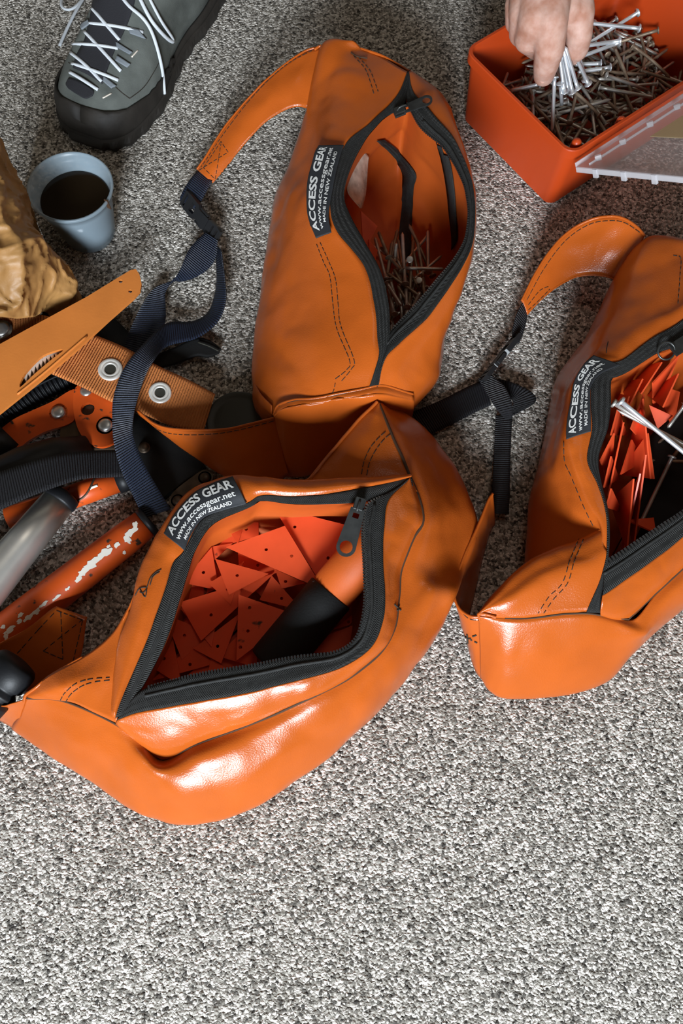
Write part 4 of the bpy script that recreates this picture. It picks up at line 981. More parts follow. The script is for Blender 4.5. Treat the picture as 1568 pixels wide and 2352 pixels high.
# ================================================================ hiking boot
def hiking_boot():
    toe = P(206, 332, 0); toe.z = 0
    heel = P(520, -150, 0); ax = (heel - toe); ax.z = 0; ax = ax.normalized(); ay = Vector((-ax.y, ax.x, 0)); up = Vector((0, 0, 1))
    R = root('hiking_boot', toe + ax * 0.18, 'grey suede hiking boot with white laces and a black rubber toe', 'boot')
    K = 'boot'
    # x, centre offset, half width, sole-top height, crown height
    S = [(0.004, .000, .020, .020, .034), (0.012, .001, .037, .018, .046), (0.030, .002, .052, .017, .056), (0.060, .003, .060, .017, .064), (0.095, .002, .062, .018, .074), (0.130, .002, .057, .019, .090), (0.165, .003, .051, .020, .112), (0.20, .002, .050, .021, .138), (0.235, -.002, .051, .022, .160), (0.27, -.002, .051, .022, .172), (0.31, 0, .049, .022, .172), (0.345, 0, .040, .022, .165), (0.362, 0, .022, .024, .15)]
    def sect(k, pw, z0, z1, hw, cy, n=28, bulge=1.0):
        row = []
        for i in range(n):
            t = math.pi * i / (n - 1); c, s = math.cos(t), math.sin(t)
            y = math.copysign(abs(c) ** pw, c) * hw; z = z0 + (z1 - z0) * (abs(s) ** (0.75))
            row.append((y + cy, z))
        return row
    g = []
    for j in range(60):
        t = j * (len(S) - 1) / 59.0; v = cr([Vector((s[0], s[1], s[2])) for s in S], t); w_ = cr([Vector((s[3], s[4], 0)) for s in S], t)
        pw = 0.62 if v.x < .12 else 0.62 + min(1, (v.x - .12) / .08) * 0.18
        row = []
        for (y, z) in sect(j, pw, 0.012, w_.y, v.z, v.y):
            row.append(toe + ax * v.x + ay * y + up * z)
        g.append(row)
    grid_obj('upper', g, 'suede', R, 0.0015, key=K, label='grey suede upper')
    top = [toe + ax * x + ay * y + up * z for x, y, z in [(.262 + .07 * math.cos(t) + .012, .034 * math.sin(t), .172 + .01 * math.cos(t)) for t in [2 * math.pi * i / 40 for i in range(40)]]]
    V, F = tube_geo(top + [top[0]], .011, 10); mk('collar', V, F, 'mesh_cloth', R, label='padded black ankle collar')
    mk('opening_shade', [p - up * .002 for p in top] + [sum(top, Vector()) / 40 - up * .01], [(i, (i + 1) % 40, 40) for i in range(40)], 'black_cloth', R)  # black sheet painting in the shade of the hollow shaft
    # rubber rand: a slightly larger shell, taller round the toe
    g = []
    for j in range(60):
        t = j * (len(S) - 1) / 59.0; v = cr([Vector((s[0], s[1], s[2])) for s in S], t); w_ = cr([Vector((s[3], s[4], 0)) for s in S], t)
        pw = 0.62 if v.x < .12 else 0.62 + min(1, (v.x - .12) / .08) * 0.18
        hi = 0.052 - min(1, v.x / .05) * 0.012 - min(1, max(0, v.x - .05) / .10) * .012
        prof = sect(j, pw, 0.012, w_.y, v.z, v.y, n=64)
        for side in (0, 1):
            pr = prof if side == 0 else prof[::-1]
            cut = [q for q in pr[:32] if q[1] <= hi]
            if len(cut) < 2: cut = pr[:2]
            if len(cut) == 32: cut = cut + [(v.y, w_.y)]
            m_ = []
            for i in range(8):
                q = cut[min(int(i * (len(cut) - 1) / 7.0), len(cut) - 1)]; m_.append(q)
            row = [toe + ax * (v.x - 0.003 * max(0, 1 - v.x / .03)) + ay * (q[0] + max(-.003, min(.003, (q[0] - v.y) * .25))) + up * (q[1] + .0022) for q in m_]
            if side == 0: L_ = row
            else: R_ = row
        g.append((L_, R_))
    loop = [l for l, r in reversed(g)] + [r for l, r in g]
    grid_obj('rubber_rand', [list(r) for r in loop], 'rubber', R, 0.003, key=K, label='black rubber toe rand')
    # outsole with lugs
    ring = [(l[0], r[0]) for l, r in g]
    out = [l for l, r in reversed(ring)] + [r for l, r in ring]
    ctr = sum(out, Vector()) / len(out)
    rows = []
    for z, gr in ((0.0005, 0.003), (0.008, 0.006), (0.016, 0.005), (0.018, 0.001)):
        rows.append([Vector((p.x, p.y, z)) + (Vector((p.x - ctr.x, p.y - ctr.y, 0)).normalized() * (gr + (0.0022 * math.sin(i * 1.3) if z < .012 else 0))) for i, p in enumerate(out)])
    n = len(out); V = [p for r in rows for p in r]; F = grid_faces(4, n, True); F.append(tuple(range(n - 1, -1, -1))); F.append(tuple(3 * n + i for i in range(n)))
    mk('outsole', V, F, 'rubber', R, smooth=False, label='dark lugged rubber sole')
    # tongue, black panels, overlays
    patch_on('tongue', K, [[(170,158),(178,130),(196,95),(205,60),(214,20),(222,-30)], [(205,175),(222,140),(238,105),(252,60),(262,20),(272,-30)], [(236,195),(252,150),(268,110),(288,70),(305,25),(318,-30)]], 'mesh_cloth', R, lift=0.0022)
    patch_on('toe_panel', K, [[(158,186),(163,182),(185,190),(205,203)], [(154,196),(160,200),(190,215),(217,212)], [(160,206),(178,218),(198,228),(214,222)]], 'mesh_cloth', R, lift=0.0022)
    for q in ([(300,80),(334,92),(318,70),(296,66)], [(270,130),(300,150),(292,158),(266,142)], [(240,178),(268,200),(256,206),(238,190)], [(268,98),(304,122),(298,128),(270,112)], [(186,60),(206,48),(208,60),(192,72)]):
        patch_on('lace_keeper', K, [[q[0], q[1]], [q[3], q[2]]], 'suede_blue', R, nu=8, nv=5, lift=0.003)
    for q in ([(302,132),(316,116)], [(236,226),(256,215)]):
        cord_on('stitch_bar', K, q, 0.0011, 'bone', R, n=6)
    for ln in ([(133,136),(150,140),(165,148)], [(255,190),(278,212),(297,226)], [(297,226),(330,200),(352,165),(366,140)]):
        cord_on('panel_seam', K, ln, 0.0008, 'thread', R, n=20)
    for q in ((227,203),(272,108),(272,110),(232,202),(196,62),(163,168)):
        pass
    for ln in ([(162,168),(195,190),(226,208)], [(167,148),(215,166),(272,186)], [(164,123),(200,155),(235,190)], [(169,103),(220,108),(272,113)], [(196,74),(236,120),(278,165)], [(204,55),(265,64),(328,75)], [(213,20),(245,60),(276,94)]):
        cord_on('lace', K, ln, 0.0023, 'lace', R, n=16, arch=0.002)
    cord_on('lace_tail', K, [(278,-10),(300,22),(326,46),(346,76),(361,120),(372,170),(375,215)], 0.0023, 'lace', R, n=40, arch=.006)
    cord_on('lace_bow', K, [(318,-10),(335,30),(352,62),(380,95),(402,110),(396,96),(372,60),(352,20),(338,-12)], 0.0023, 'lace', R, n=50, arch=.006)
    cord_on('lace_bow', K, [(148,-10),(144,8),(146,26),(160,35),(176,28),(190,8),(198,-10)], 0.0023, 'lace', R, n=36, arch=.006)
    cord_on('lace_tail', K, [(205,-20),(186,20),(164,62),(148,90),(138,108)], 0.0023, 'lace', R, n=30, arch=.005)
hiking_boot()
# ================================================================ triangle tags
def tri_tag(tri, label, group=None, mat='tag_plastic', holes=((0.24, 0.4), (0.55, 0.25)), th=0.0016, rough_edge=0.0, hr=0.0017, name='triangle_tag'):
    a, b, c = [P(*q) for q in tri]
    x = (b - a).normalized(); n = x.cross(c - a).normalized()
    y = n.cross(x); A2 = (0, 0); B2 = ((b - a).length, 0); C2 = ((c - a).dot(x), (c - a).dot(y))
    hs = []
    for s, t in holes:
        hx = B2[0] * s + C2[0] * t; hy = C2[1] * t
        hs.append(circle(hx, hy, hr, 10))
    V, F = flat_geo([A2, B2, C2], hs, th)
    o = mk(name, V, F, mat, None, smooth=False, local=True)
    m = Matrix((x, y, n)).transposed().to_4x4(); m.translation = a; o.matrix_world = m
    return tag(o, label, 'tag', group)
GT = 'triangle tags in the front bag'
LT = 'orange-red plastic triangle tag lying in the heap inside the front bag'
heap = [ # (three corners px,px,cm), dirty?
 ([(350,1545,7.0),(452,1470,7.3),(500,1535,7.2)],0), ([(380,1470,7.0),(450,1395,7.3),(470,1480,7.3)],0), ([(405,1400,7.1),(470,1250,7.5),(520,1340,7.4)],1),
 ([(600,1470,7.0),(720,1420,7.2),(700,1520,7.2)],0), ([(690,1500,7.0),(830,1410,7.4),(836,1490,7.3)],0), ([(480,1240,7.2),(560,1150,7.6),(610,1270,7.4)],0),
 ([(610,1240,7.2),(680,1150,7.6),(760,1240,7.4)],0), ([(740,1300,7.2),(830,1240,7.5),(835,1390,7.3)],0), ([(560,1330,7.2),(660,1290,7.4),(650,1420,7.3)],0),
 ([(420,1560,7.2),(560,1440,7.5),(600,1520,7.4)],0), ([(345,1565,7.6),(440,1484,7.9),(495,1524,7.7)],0), ([(390,1452,7.6),(452,1408,7.9),(462,1488,7.8)],0),
 ([(400,1372,7.8),(448,1262,8.2),(534,1248,8.1)],1), ([(500,1257,7.9),(593,1143,8.3),(594,1230,8.2)],0), ([(655,1150,7.9),(800,1158,8.2),(772,1206,8.1)],0),
 ([(765,1447,7.7),(842,1388,8.0),(802,1436,7.9)],0), ([(704,1502,7.7),(806,1437,8.0),(834,1492,7.9)],1),
 ([(444,1490,8.1),(552,1408,8.4),(508,1524,8.3)],0), ([(412,1384,8.3),(628,1318,8.8),(462,1472,8.6)],0), ([(596,1378,8.3),(624,1322,8.6),(694,1402,8.5)],1),
 ([(632,1308,8.6),(702,1340,8.8),(646,1352,8.7)],0), ([(480,1340,8.5),(560,1290,8.8),(530,1390,8.7)],0),
 ([(494,1284,9.0),(616,1318,9.2),(526,1366,9.1)],0), ([(548,1366,9.2),(680,1412,9.4),(543,1518,9.2)],1),
 ([(627,1164,9.6),(834,1216,9.9),(744,1352,9.6)],0), ([(519,1257,10.0),(654,1208,10.2),(744,1356,10.0)],0)]
for i, (t, d) in enumerate(heap):
    t = [(q[0], q[1], q[2] - 1.6) for q in t]
    if i == 25: tri_tag(t, 'brightest triangle tag on top of the heap, pointing left, in the front bag', GT, holes=((0.32,0.22),(0.42,0.42)))
    elif i == 24: tri_tag(t, 'large triangle tag under the zip pull, pointing up left, in the front bag', GT, holes=((0.12,0.22),(0.3,0.55)))
    elif i == 23: tri_tag(t, 'upright triangle tag smeared with black dirt next to the black tube', GT, 'tag_dirty', holes=((0.2,0.14),(0.18,0.5),(0.06,0.78)))
    elif i == 22: tri_tag(t, 'small triangle tag near the middle of the heap, pointing up left', GT, holes=((0.33,0.33),))
    else: tri_tag(t, 'dirt-speckled orange triangle tag half buried in the heap inside the front bag' if d else LT, GT, 'tag_dirty' if d else 'tag_plastic', holes=((0.25,0.45),) if i % 3 else ((0.22,0.5),(0.5,0.2)))
rt = random.Random(21)
for k in range(12):
    u, v = [(380,1520),(420,1455),(470,1420),(560,1480),(650,1250),(720,1200),(800,1300),(470,1310),(540,1200),(600,1300),(790,1470),(520,1560)][k]
    a0 = rt.uniform(0, 6.28); L = rt.uniform(55, 80); z = 6.3 + 0.12 * (k % 5)
    tri_tag([(u + L * math.cos(a0 + d), v + L * 0.9 * math.sin(a0 + d), z + 0.25 * math.cos(d)) for d in (0, 2.3, 3.9)], LT, GT, holes=((0.3, 0.35),))
# tags standing on edge in the right bag: bright upper edges run up the picture
GR = 'triangle tags in the right bag'
LR = 'orange plastic triangle tag standing on edge in the right bag'
stand = [[(1436,1160,4.5),(1470,1088,12.0),(1425,1300,5.0)], [(1483,1045,12.0),(1455,1260,7.0),(1440,1180,4)], [(1455,1100,11.5),(1440,1262,9),(1400,1150,4)], [(1432,970,12.3),(1396,1140,10.5),(1420,1000,4)],
 [(1410,995,12.2),(1378,1058,11),(1400,1120,5)], [(1418,940,12.3),(1402,1000,12),(1440,1000,5)], [(1445,910,12.2),(1430,955,12),(1405,900,6)], [(1476,870,12.2),(1446,930,12),(1420,880,6)], [(1520,832,12.2),(1472,905,12),(1440,850,6)],
 [(1560,812,12),(1498,880,11.5),(1500,960,5)], [(1558,858,12.3),(1522,936,12),(1482,905,6)], [(1476,916,12),(1494,1100,9),(1440,1040,4)], [(1488,995,10.5),(1502,1100,9),(1420,1090,5)], [(1490,930,8),(1545,955,8.5),(1510,985,7)],
 [(1403,1048,12),(1386,1120,11),(1420,1100,5)], [(1403,1122,12),(1392,1165,11.5),(1430,1180,5)], [(1450,1010,9),(1425,1090,9),(1475,1060,6)], [(1440,1195,8),(1505,1225,8),(1500,1190,6)], [(1478,905,11.6),(1448,985,11.4),(1470,1010,5)], [(1500,880,10),(1560,900,8),(1545,985,6)]]
for k, t in enumerate(stand): tri_tag(t, LR, GR, holes=())

# tube tool with black sleeve among the tags
def sleeve_tool():
    a, b = P(622, 1528, 7.6), P(876, 1222, 10.2); x = b - a
    R = root('sleeved_tube', P(720, 1420, 7), 'orange tube with a wide black sleeve lying across the triangle tags', 'tube')
    r = 0.0240
    V, F = tube_geo([a + x * t for t in (0, .02, .44, .535, .54)], [r * .96, r, r, r, r * .96], 28); mk('sleeve', V, F, 'black_cloth', R, label='matt black sleeve')
    V, F = tube_geo([a + x * t for t in (0.535, .98, 1.0)], [r * .94, r * .94, r * .85], 28); mk('tube_body', V, F, 'orange_lining', R)
sleeve_tool()

# ================================================================ nails in the bags
GU = 'nails in the back bag'
rn = random.Random(5)
ex = [((862,550),(886,640)), ((870,535),(892,590)), ((924,540),(930,650)), ((876,570),(922,622)), ((905,620),(925,655)), ((893,630),(970,685)), ((1015,618),(930,616)), ((910,560),(906,600)), ((960,560),(975,660)), ((950,640),(962,664)), ((964,672),(948,705)), ((932,665),(934,705)), ((912,700),(895,640)), ((920,700),(888,650)), ((885,640),(905,720)), ((940,700),(925,745)), ((970,640),(976,690)), ((900,560),(880,690)), ((945,590),(940,700)), ((915,660),(960,735))]
for (t, h) in ex:
    k = rn.choice(['rust', 'grey', 'grey', 'rust_short'])
    nail_px(k, (t[0], t[1], rn.uniform(4.2, 5.6)), (h[0], h[1], rn.uniform(4.2, 5.6)), 'rusty nail in the loose pile at the bottom of the back bag', GU)
for i in range(34):
    u, v = rn.uniform(885, 985), rn.uniform(575, 745)
    if u - 880 > (745 - v) * 1.0 + 10: u = 880 + (745 - v) * .7
    ang = rn.gauss(math.pi / 2, .55); L = rn.uniform(45, 62)
    nail_px(rn.choice(['rust', 'grey', 'rust_short', 'grey', 'grey_short']), (u - math.cos(ang) * L, v - math.sin(ang) * L, rn.uniform(2.4, 4.4)), (u + math.cos(ang) * L, v + math.sin(ang) * L, rn.uniform(2.4, 4.4)), 'rusty nail in the loose pile at the bottom of the back bag', GU)
for t, h in (((941,596,6.0),(941,597,3.4)), ((962,644,5.6),(962,645,3.4))):
    nail_px('grey_short', (h[0], h[1] + 14, h[2]), t, 'nail standing head up in the pile inside the back bag', GU)
GX = 'nails in the right bag'
nail_px('silver', (1640,1095,11.0), (1428,924,13.6), 'long bright nail lying across the standing tags in the right bag', GX)
nail_px('grey', (1660,1085,10.6), (1412,928,13.0), 'long dull nail beside the bright one across the tags in the right bag', GX)
nail_px('grey', (1430,948,12.2), (1640,1055,10), 'dull nail with its point on the standing tags in the right bag', GX)
nail_px('grey', (1458,1228,6.0), (1542,1052,8.4), 'thin nail slanting down past the tags to the zip of the right bag', GX)
nail_px('rust', (1482,1058,6.5), (1640,1062,6.5), 'rusty nail lying level deep inside the right bag', GX)
nail_px('rust', (1545,1050,7), (1590,990,8), 'rusty nail with bent head deep inside the right bag', GX)
nail_px('grey_short', (1535,980,8.5), (1572,930,10), 'thin grey nail behind the long nails in the right bag', GX)
nail_px('rust_short', (1490,1040,6.0), (1525,1005,6.8), 'short rusty nail beside the standing tags in the right bag', GX)
# black tool pouch deep in the right bag
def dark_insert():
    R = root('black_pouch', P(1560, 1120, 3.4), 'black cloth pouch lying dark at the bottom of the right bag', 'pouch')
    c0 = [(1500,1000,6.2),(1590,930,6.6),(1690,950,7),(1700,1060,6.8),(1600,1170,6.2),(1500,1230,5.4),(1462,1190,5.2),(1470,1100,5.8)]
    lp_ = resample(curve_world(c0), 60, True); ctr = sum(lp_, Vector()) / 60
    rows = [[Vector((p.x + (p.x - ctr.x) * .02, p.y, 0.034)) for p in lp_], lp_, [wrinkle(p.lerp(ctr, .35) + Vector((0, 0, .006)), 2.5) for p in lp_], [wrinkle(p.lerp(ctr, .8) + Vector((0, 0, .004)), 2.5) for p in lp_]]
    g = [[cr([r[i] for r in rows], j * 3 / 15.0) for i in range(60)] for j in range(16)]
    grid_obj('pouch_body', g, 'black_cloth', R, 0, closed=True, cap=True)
    V, F = box_geo(P(1475, 870, 9), Vector((.001, 0, 0)), Vector((0, .001, 0)), Vector((0, 0, .001)))
dark_insert()
# clear plastic wrapper and a folded tag inside the back bag
def wrapper():
    R = root('plastic_wrapper', P(830, 500, 2), 'crumpled clear plastic wrapper tucked against the inner wall of the back bag', 'wrapper')
    g = loft([[(828,345,11),(812,390,11),(800,440,10.6),(826,478,9.6)], [(838,350,10.6),(832,400,9.8),(832,440,9),(830,476,8.8)], [(846,362,9.5),(842,400,8.6),(838,440,8),(832,474,8)]], 30, 20, 2.5)
    grid_obj('wrapper_film', g, 'film', R, 0.0003)
material('film', (0.55, 0.42, 0.34), rough=0.15, spec=0.7, alpha=0.55, var=0.3, var_scale=120)
wrapper()
tri_tag([(828,485,9.6),(866,520,8.4),(834,585,8.0)], 'orange plastic tag leaning against the inner wall of the back bag', 'tags in the back bag', holes=())
tri_tag([(846,550,8.6),(866,575,7.6),(852,640,7)], 'second orange tag below the leaning one inside the back bag', 'tags in the back bag', holes=())

# ================================================================ pruning saw in its sheath
def pruning_saw():
    R = root('pruning_saw', P(150, 790, 0), 'pruning saw in an orange plastic sheath with two rivet holes', 'saw')
    pl = [(310,650,5.2), (0,800,6.6), (40,920,6.2)]
    pl2 = [(310,650,4.9), (0,800,6.3), (40,920,5.9)]
    out = [(-140,866),(-60,822),(0,790),(60,757),(110,730),(200,681),(270,638),(300,620),(312,618),(320,630),(325,652),(322,668),(308,684),(250,735),(180,800),(100,868),(0,948),(-60,996),(-130,1052)]
    slit = smooth_px([(45,890),(52,866),(70,842),(96,818),(125,806),(147,803),(118,826),(80,858)], 30)
    plate_px('sheath', out, pl, 'sheath_orange', R, 0.004, holes=[(277,646,0.0022),(299,669,0.0022),slit], bev=0.0006, label='orange sheath with a curved slot')
    plate_px('blade', [(30,905),(44,850),(90,806),(150,795),(160,812),(100,866),(48,905)], [(q[0], q[1], q[2] - .75) for q in pl], 'blade', R, 0.0015, label='dark blade seen through the slot')
    k = 0
    for i in range(10):
        t = i / 9.0; u = 58 + 78 * t; v = 868 - 58 * t - 8 * math.sin(math.pi * t)
        plate_px('tooth', [(u - 7, v - 10), (u + 6, v - 14), (u + 3, v + 12)], [(q[0], q[1], q[2] - .58) for q in pl], 'bone', R, 0.0012)
    plate_px('saw_handle', smooth_px([(-120,850),(-190,872),(-300,930),(-390,1000),(-430,1080),(-380,1110),(-300,1080),(-220,1070),(-120,1050)], 60), [(q[0], q[1], q[2] + .3) for q in pl], 'black_rubber', R, 0.016, bev=.004)
    # welt along the lower edge
    pts = [on_plane(u, v, P(*pl[0]), (P(*pl[1]) - P(*pl[0])).cross(P(*pl[2]) - P(*pl[0])).normalized()) for u, v in ((40,906),(100,858),(150,815),(200,772))]
    tube('sheath_welt', [p + Vector((0, 0, .0004)) for p in resample(pts, 20)], 0.0012, 'sheath_orange', R, n=6)
pruning_saw()

# ================================================================ orange webbing with eyelets
def eyelet(parent, u, v, pl, r):
    a, b, c = [P(*q) for q in pl]; n = (b - a).cross(c - a).normalized()
    if n.z < 0: n = -n
    M4 = frame(on_plane(u, v, a, n), b - a, n.cross(b - a))
    V, F = lathe_geo([(r * .46, -.002), (r * .46, .001), (r * .52, .0018), (r * .62, .0016), (r * .68, .0010), (r * .74, .0018), (r * .95, .0016), (r, .0006), (r, -.0004)], 28, M4)
    e = mk('eyelet', V, F, 'white_ring', parent, label='pale metal eyelet ring')
    V, F = lathe_geo([(0.0001, -.0012), (r * .46, -.0010)], 20, M4); mk('eyelet_hole', V, F, 'olive_plastic', e)
def eyelet_strap():
    R = root('webbing_strap', P(320, 880, 0), 'short wide orange webbing strap with two metal eyelets', 'strap')
    pl = [(215,768,4.6), (495,905, 3.0), (260,926,4.4)]
    ga = [(160,742,4.9),(215,768,4.7),(285,798,4.4),(365,842,3.8),(430,872,3.4),(494,906,3.0)]
    gb = [(90,848,5.0),(112,857,4.9),(190,890,4.6),(262,926,4.2),(320,948,3.6),(400,980,2.9),(468,990,2.6)]
    # stiff webbing laid nearly flat
    g = loft([resample(curve_world(ga), 20), resample(curve_world(gb), 20)], 60, 14, 0.3)
    grid_obj('webbing', g, 'orange_webbing', R, 0.0024, key='eyestrap')
    for u, v, r in ((254,850,.0138),(368,903,.0128)):
        l, n = hit(bvh('eyestrap'), u, v); M4 = Matrix.Translation(l + n * .0012) @ n.to_track_quat('Z', 'Y').to_matrix().to_4x4()
        V, F = lathe_geo([(r * .46, -.002), (r * .46, .001), (r * .52, .0018), (r * .62, .0016), (r * .68, .0008), (r * .74, .0018), (r * .95, .0016), (r, .0006), (r, -.0006)], 32, M4)
        e = mk('eyelet', V, F, 'white_ring', R, label='pale metal eyelet ring')
        V, F = lathe_geo([(0.0001, .0004), (r * .46, .0006)], 20, M4); mk('eyelet_hole', V, F, 'olive_plastic', e)
    S = root('webbing_strap', P(40, 760, 0), 'orange webbing strap with a metal snap under the saw sheath', 'strap')
    g = loft([[(-60,730,4.5),(0,724,4.8),(60,721,4.8),(110,728,4.4),(150,745,3.8)], [(-60,840,4.8),(0,830,5),(60,800,5),(110,775,4.6),(150,762,4)]], 40, 14, 0.3)
    grid_obj('webbing', g, 'orange_webbing', S, 0.0024)
    bolt(S, 3, 757, 5.2, 0.0095, 'steel', 'snap', 0.004)
eyelet_strap()

# ================================================================ loppers
def loppers():
    R = root('loppers', P(150, 990, 0), 'worn orange and black loppers with bolted jaw plates', 'tool')
    pl = [(10,985,3.5),(171,894,3.5),(171,963,3.5)]
    plate_px('arm_plate', smooth_px([(4,990),(16,974),(40,958),(80,940),(120,922),(171,894),(180,930),(171,963),(150,977),(107,990),(67,1011),(28,1036)], 60), pl, 'paint_orange', R, 0.004, bev=0.0006)
    pl = [(171,891,4.0),(260,923,4.0),(209,1019,4.0)]
    plate_px('jaw_plate', smooth_px([(171,895),(185,884),(215,895),(255,915),(292,945),(296,985),(268,1012),(236,1026),(209,1020),(188,1001),(175,974),(168,935)], 70), pl, 'paint_orange', R, 0.005, holes=[(201,939,.0078)], bev=0.0006)
    plate_px('jaw_plate', smooth_px([(150,960),(180,900),(250,915),(300,970),(280,1022),(200,1032),(140,1010)], 60), [(q[0], q[1], q[2] - .7) for q in pl], 'bracket', R, 0.006, label='dark steel jaw under the orange plate')
    bolt(R, 134, 947, 3.5, .0080); bolt(R, 242, 977, 4.0, .0080); bolt(R, 198, 898, 3.9, .0070, h=.003)
    tube('handle', [P(-330,1330,5.0), P(-200,1240,5.2), P(-90,1165,5.4), P(0,1105,5.4), P(60,1074,5.3), P(130,1048,4.6), P(200,1030,3.0)], [.022, .024, .024, .024, .0235, .021, .015], 'black_rubber', R, n=24, label='black rubber handle')
    tube('handle', [P(-330,1210,2.2), P(-90,1080,2.6), P(-20,1040,3.0), P(10,1018,3.1), P(26,1004,3.1)], [.018, .018, .018, .018, .016], 'black_rubber', R, n=24)
    tube('ferrule', [P(-30,1056,3.3), P(2,1050,3.6)], [.012, .012], 'aluminium', R, n=20)
loppers()
def ribbed_hose():
    pts = resample([P(-200,1090,1.8), P(-60,1000,1.8), P(0,962,1.8), P(60,920,1.8), P(110,890,1.8), P(175,862,1.7), P(230,850,1.6)], 220)
    rad = [.0125 + .0016 * math.sin(i * 1.25) for i in range(220)]
    R = root('ribbed_hose', P(90, 905, 0), 'black ribbed hose emerging beneath the saw sheath', 'hose')
    tube('hose_wall', pts, rad, 'black_rubber', R, n=20)
    tube('hose_rib', [p + Vector((0, 0, .013)) for p in pts[::6]], .0016, 'black_rubber', R, n=6)
ribbed_hose()
# ================================================================ poles and handles at the left edge
def poles():
    R = root('aluminium_pole', P(60, 1250, 0), 'bare aluminium pole with a black collar at its end', 'pole')
    a, b = P(134,1152,3.2), P(-40,1362,4.6); x = b - a
    tube('pole', [a + x * t for t in (0, .5, 1.0, 2.2)], [.0178, .0200, .0222, .0225], 'aluminium', R, n=36)
    tube('collar', [a - x * .10, a - x * .08, a - x * .01, a + x * .01], [.0150, .0186, .0192, .0180], 'black_rubber', R, n=36)
    R = root('painted_pole', P(170, 1340, 0), 'orange painted pole flaking to bare white with a black end collar', 'pole')
    a, b = P(332,1204,2.6), P(-60,1508,2.6); x = b - a
    k = 'pole'
    tube('pole', [a + x * t for t in (0, .12, .35, .6, 1.0, 1.8)], [.0165, .0178, .0186, .0194, .0200, .0200], 'paint_orange', R, n=36, key=k)
    tube('collar', [a - x * .035, a - x * .03, a - x * .002], [.015, .0172, .0172], 'black_rubber', R, n=32)
    rr = random.Random(3)
    chips = [(318,1190,22,16),(344,1212,12,18),(302,1222,26,9),(293,1240,10,12),(268,1252,10,7),(240,1270,26,10),(208,1298,30,12),(190,1316,22,9),(180,1330,14,6),(155,1352,10,4),(130,1372,20,4),(100,1388,18,5),(84,1404,16,7),(66,1418,18,6),(45,1428,10,6),(48,1412,12,5),(22,1446,22,7),(14,1462,9,9),(8,1440,10,5),(310,1205,10,6),(285,1268,6,5),(250,1255,7,4)]
    tr = bvh(k)
    for u, v, w_, h in chips:
        ang = math.radians(-39); n = 16; pts = []
        for i in range(n):
            t = 2 * math.pi * i / n; q = 0.55 + 0.6 * rr.random()
            px, py = w_ * .80 * math.cos(t) * q, h * .95 * math.sin(t) * q
            l, nn = hit(tr, u + px * math.cos(ang) - py * math.sin(ang), v + px * math.sin(ang) + py * math.cos(ang))
            if l is None: break
            pts.append(l + nn * .0005)
        else:
            l, nn = hit(tr, u, v)
            mk('paint_chip', pts + [l + nn * .0006], [(i, (i + 1) % n, n) for i in range(n)], 'paint_chip', R)
    R = root('painted_pole', P(200, 1125, 0), 'short orange painted tube with a scratch under the navy webbing', 'pole')
    a, b = P(270,1106,1.5), P(20,1190,1.5); x = b - a
    tube('pole', [a + x * t for t in (0, .3, 1.0)], [.0125, .0135, .0135], 'paint_orange', R, n=28, key='pole2')
    tube('collar', [a - x * .12, a - x * .1, a], [.011, .014, .014], 'black_rubber', R, n=24)
    cord_on('scratch', 'pole2', [(205,1123),(214,1118),(224,1115)], .0016, 'paint_chip', R, n=8, lift=0.0)
    R2 = root('bent_wire', P(195, 1130, 0), 'thin bent wire lying over the short orange tube', 'wire')
    cord_on('wire', 'pole2', [(218,1098),(208,1120),(196,1138),(182,1148),(166,1156)], .0012, 'bracket', R2, n=20)
    # grip
    R = root('grooved_tool', P(20, 1560, 0), 'black rubber tool handle with grooved grip at the left edge', 'tool')
    a, b = P(48,1518,7.8), P(-90,1668,7.6); x = b - a
    ts = [0, .02, .06, .12, .30, .33, .36, .40, .43, .46, .50, .53, .56, .60, 1.0, 1.7]
    rs = [.012, .0190, .0218, .0228, .0228, .0195, .0195, .0228, .0228, .0195, .0195, .0228, .0228, .0228, .0228, .021]
    tube('grip', [a + x * t for t in ts], rs, 'black_rubber', R, n=36, flat=0.85)
poles()
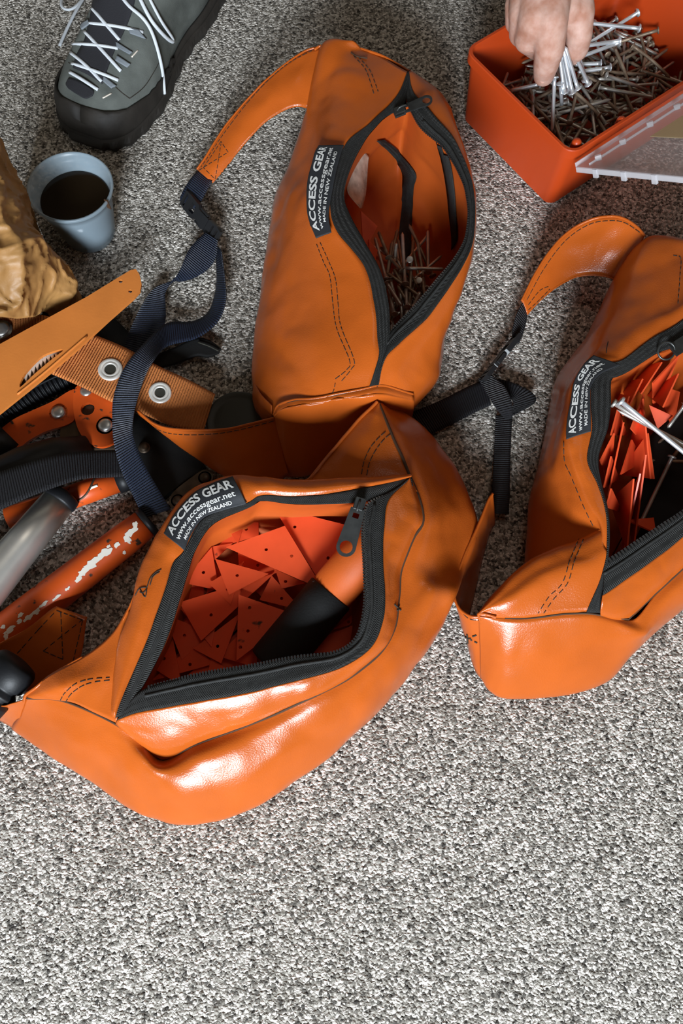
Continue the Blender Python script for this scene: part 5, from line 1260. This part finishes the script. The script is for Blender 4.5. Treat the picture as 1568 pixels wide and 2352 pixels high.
# navy webbing running left under the long strap, black strap tip, round case, bracket
def odds():
    R = root('webbing_loop', P(200, 1065, 0), 'dark navy ribbed webbing running left over the black handle', 'strap')
    strap('webbing', [(292,1034,5.0),(240,1034,5.8),(185,1037,7.0),(120,1046,7.9),(40,1070,8.2),(-40,1098,8.2)], [(296,1094,4.8),(240,1097,5.6),(190,1100,6.8),(130,1118,7.6),(60,1145,7.8),(-40,1190,7.8)], 'black_webbing', R, n=60)
    R = root('strap_end', P(440, 800, 0), 'black stiffened strap end lying on the carpet beside the navy loop', 'strap')
    g = loft([[(345,822,1.2),(400,800,1.2),(450,778,1.2),(480,782,1.1),(508,800,0.9)], [(350,850,1.0),(400,838,1.0),(450,818,1.0),(478,820,0.9),(504,812,0.7)]], 40, 8, 0.5); grid_obj('strap_body', g, 'black_cloth', R, 0.004)
    tube('edge_ridge', resample([P(455,786,1.6), P(480,795,1.5), P(502,806,1.3)], 12), .0010, 'olive_plastic', R, n=6)
    R = root('round_case', P(552, 984, 0), 'dark olive round case half hidden behind the orange wing', 'case')
    V, F = lathe_geo([(0.0001, .022), (.026, .022), (.031, .0215), (.034, .0235), (.0365, .0225), (.0375, .018), (.0375, .002), (.034, .0006), (.0001, .0006)], 48, Matrix.Translation(P(552, 984, 0))); mk('case_body', V, F, 'olive_plastic', R)
    R = root('steel_bracket', P(440, 1120, 0), 'brown steel bracket with two bolts beside the label of the front bag', 'bracket')
    pl = [(385,1148,1.6),(478,1074,1.6),(440,1130,1.6)]
    plate_px('plate', smooth_px([(388,1150),(400,1128),(440,1096),(470,1078),(488,1086),(484,1108),(450,1130),(418,1160),(396,1168)], 50), pl, 'bracket', R, 0.004, bev=.0006)
    for u, v in ((470,1097),(408,1150)):
        bolt(R, u, v, 1.6, .0058, 'bracket'); 
    R = root('black_tool', P(380, 1050, 0), 'black flat tool body lying in shadow under the orange wing', 'tool')
    pl = [(300,960,1.4),(460,1080,1.2),(340,1120,1.2)]
    plate_px('tool_body', smooth_px([(290,950),(340,965),(400,1010),(470,1066),(430,1100),(390,1130),(345,1160),(310,1120),(290,1040)], 60), pl, 'black_cloth', R, 0.010, bev=.002)
    bolt(R, 331, 1028, 1.5, .0052, 'bracket')
    # black cloth bundle under the straps, between saw sheath and navy loop
    R = root('cloth_pouch', P(230, 760, 0), 'black cloth pouch under the saw sheath and navy strap', 'pouch')
    g = loft([[(130,640,0.3),(200,690,0.3),(270,740,0.3),(330,800,0.3)], [(120,680,1.6),(200,720,2.0),(260,765,2.0),(320,815,1.6)], [(100,720,2.4),(190,765,2.6),(250,800,2.6),(310,840,1.8)], [(90,790,2.0),(170,840,2.2),(240,870,2.0),(300,880,1.0)], [(90,850,0.3),(170,890,0.3),(240,910,0.3),(300,900,0.3)]], 40, 24, 1.5)
    grid_obj('pouch_body', g, 'black_cloth', R, 0.001)
odds()
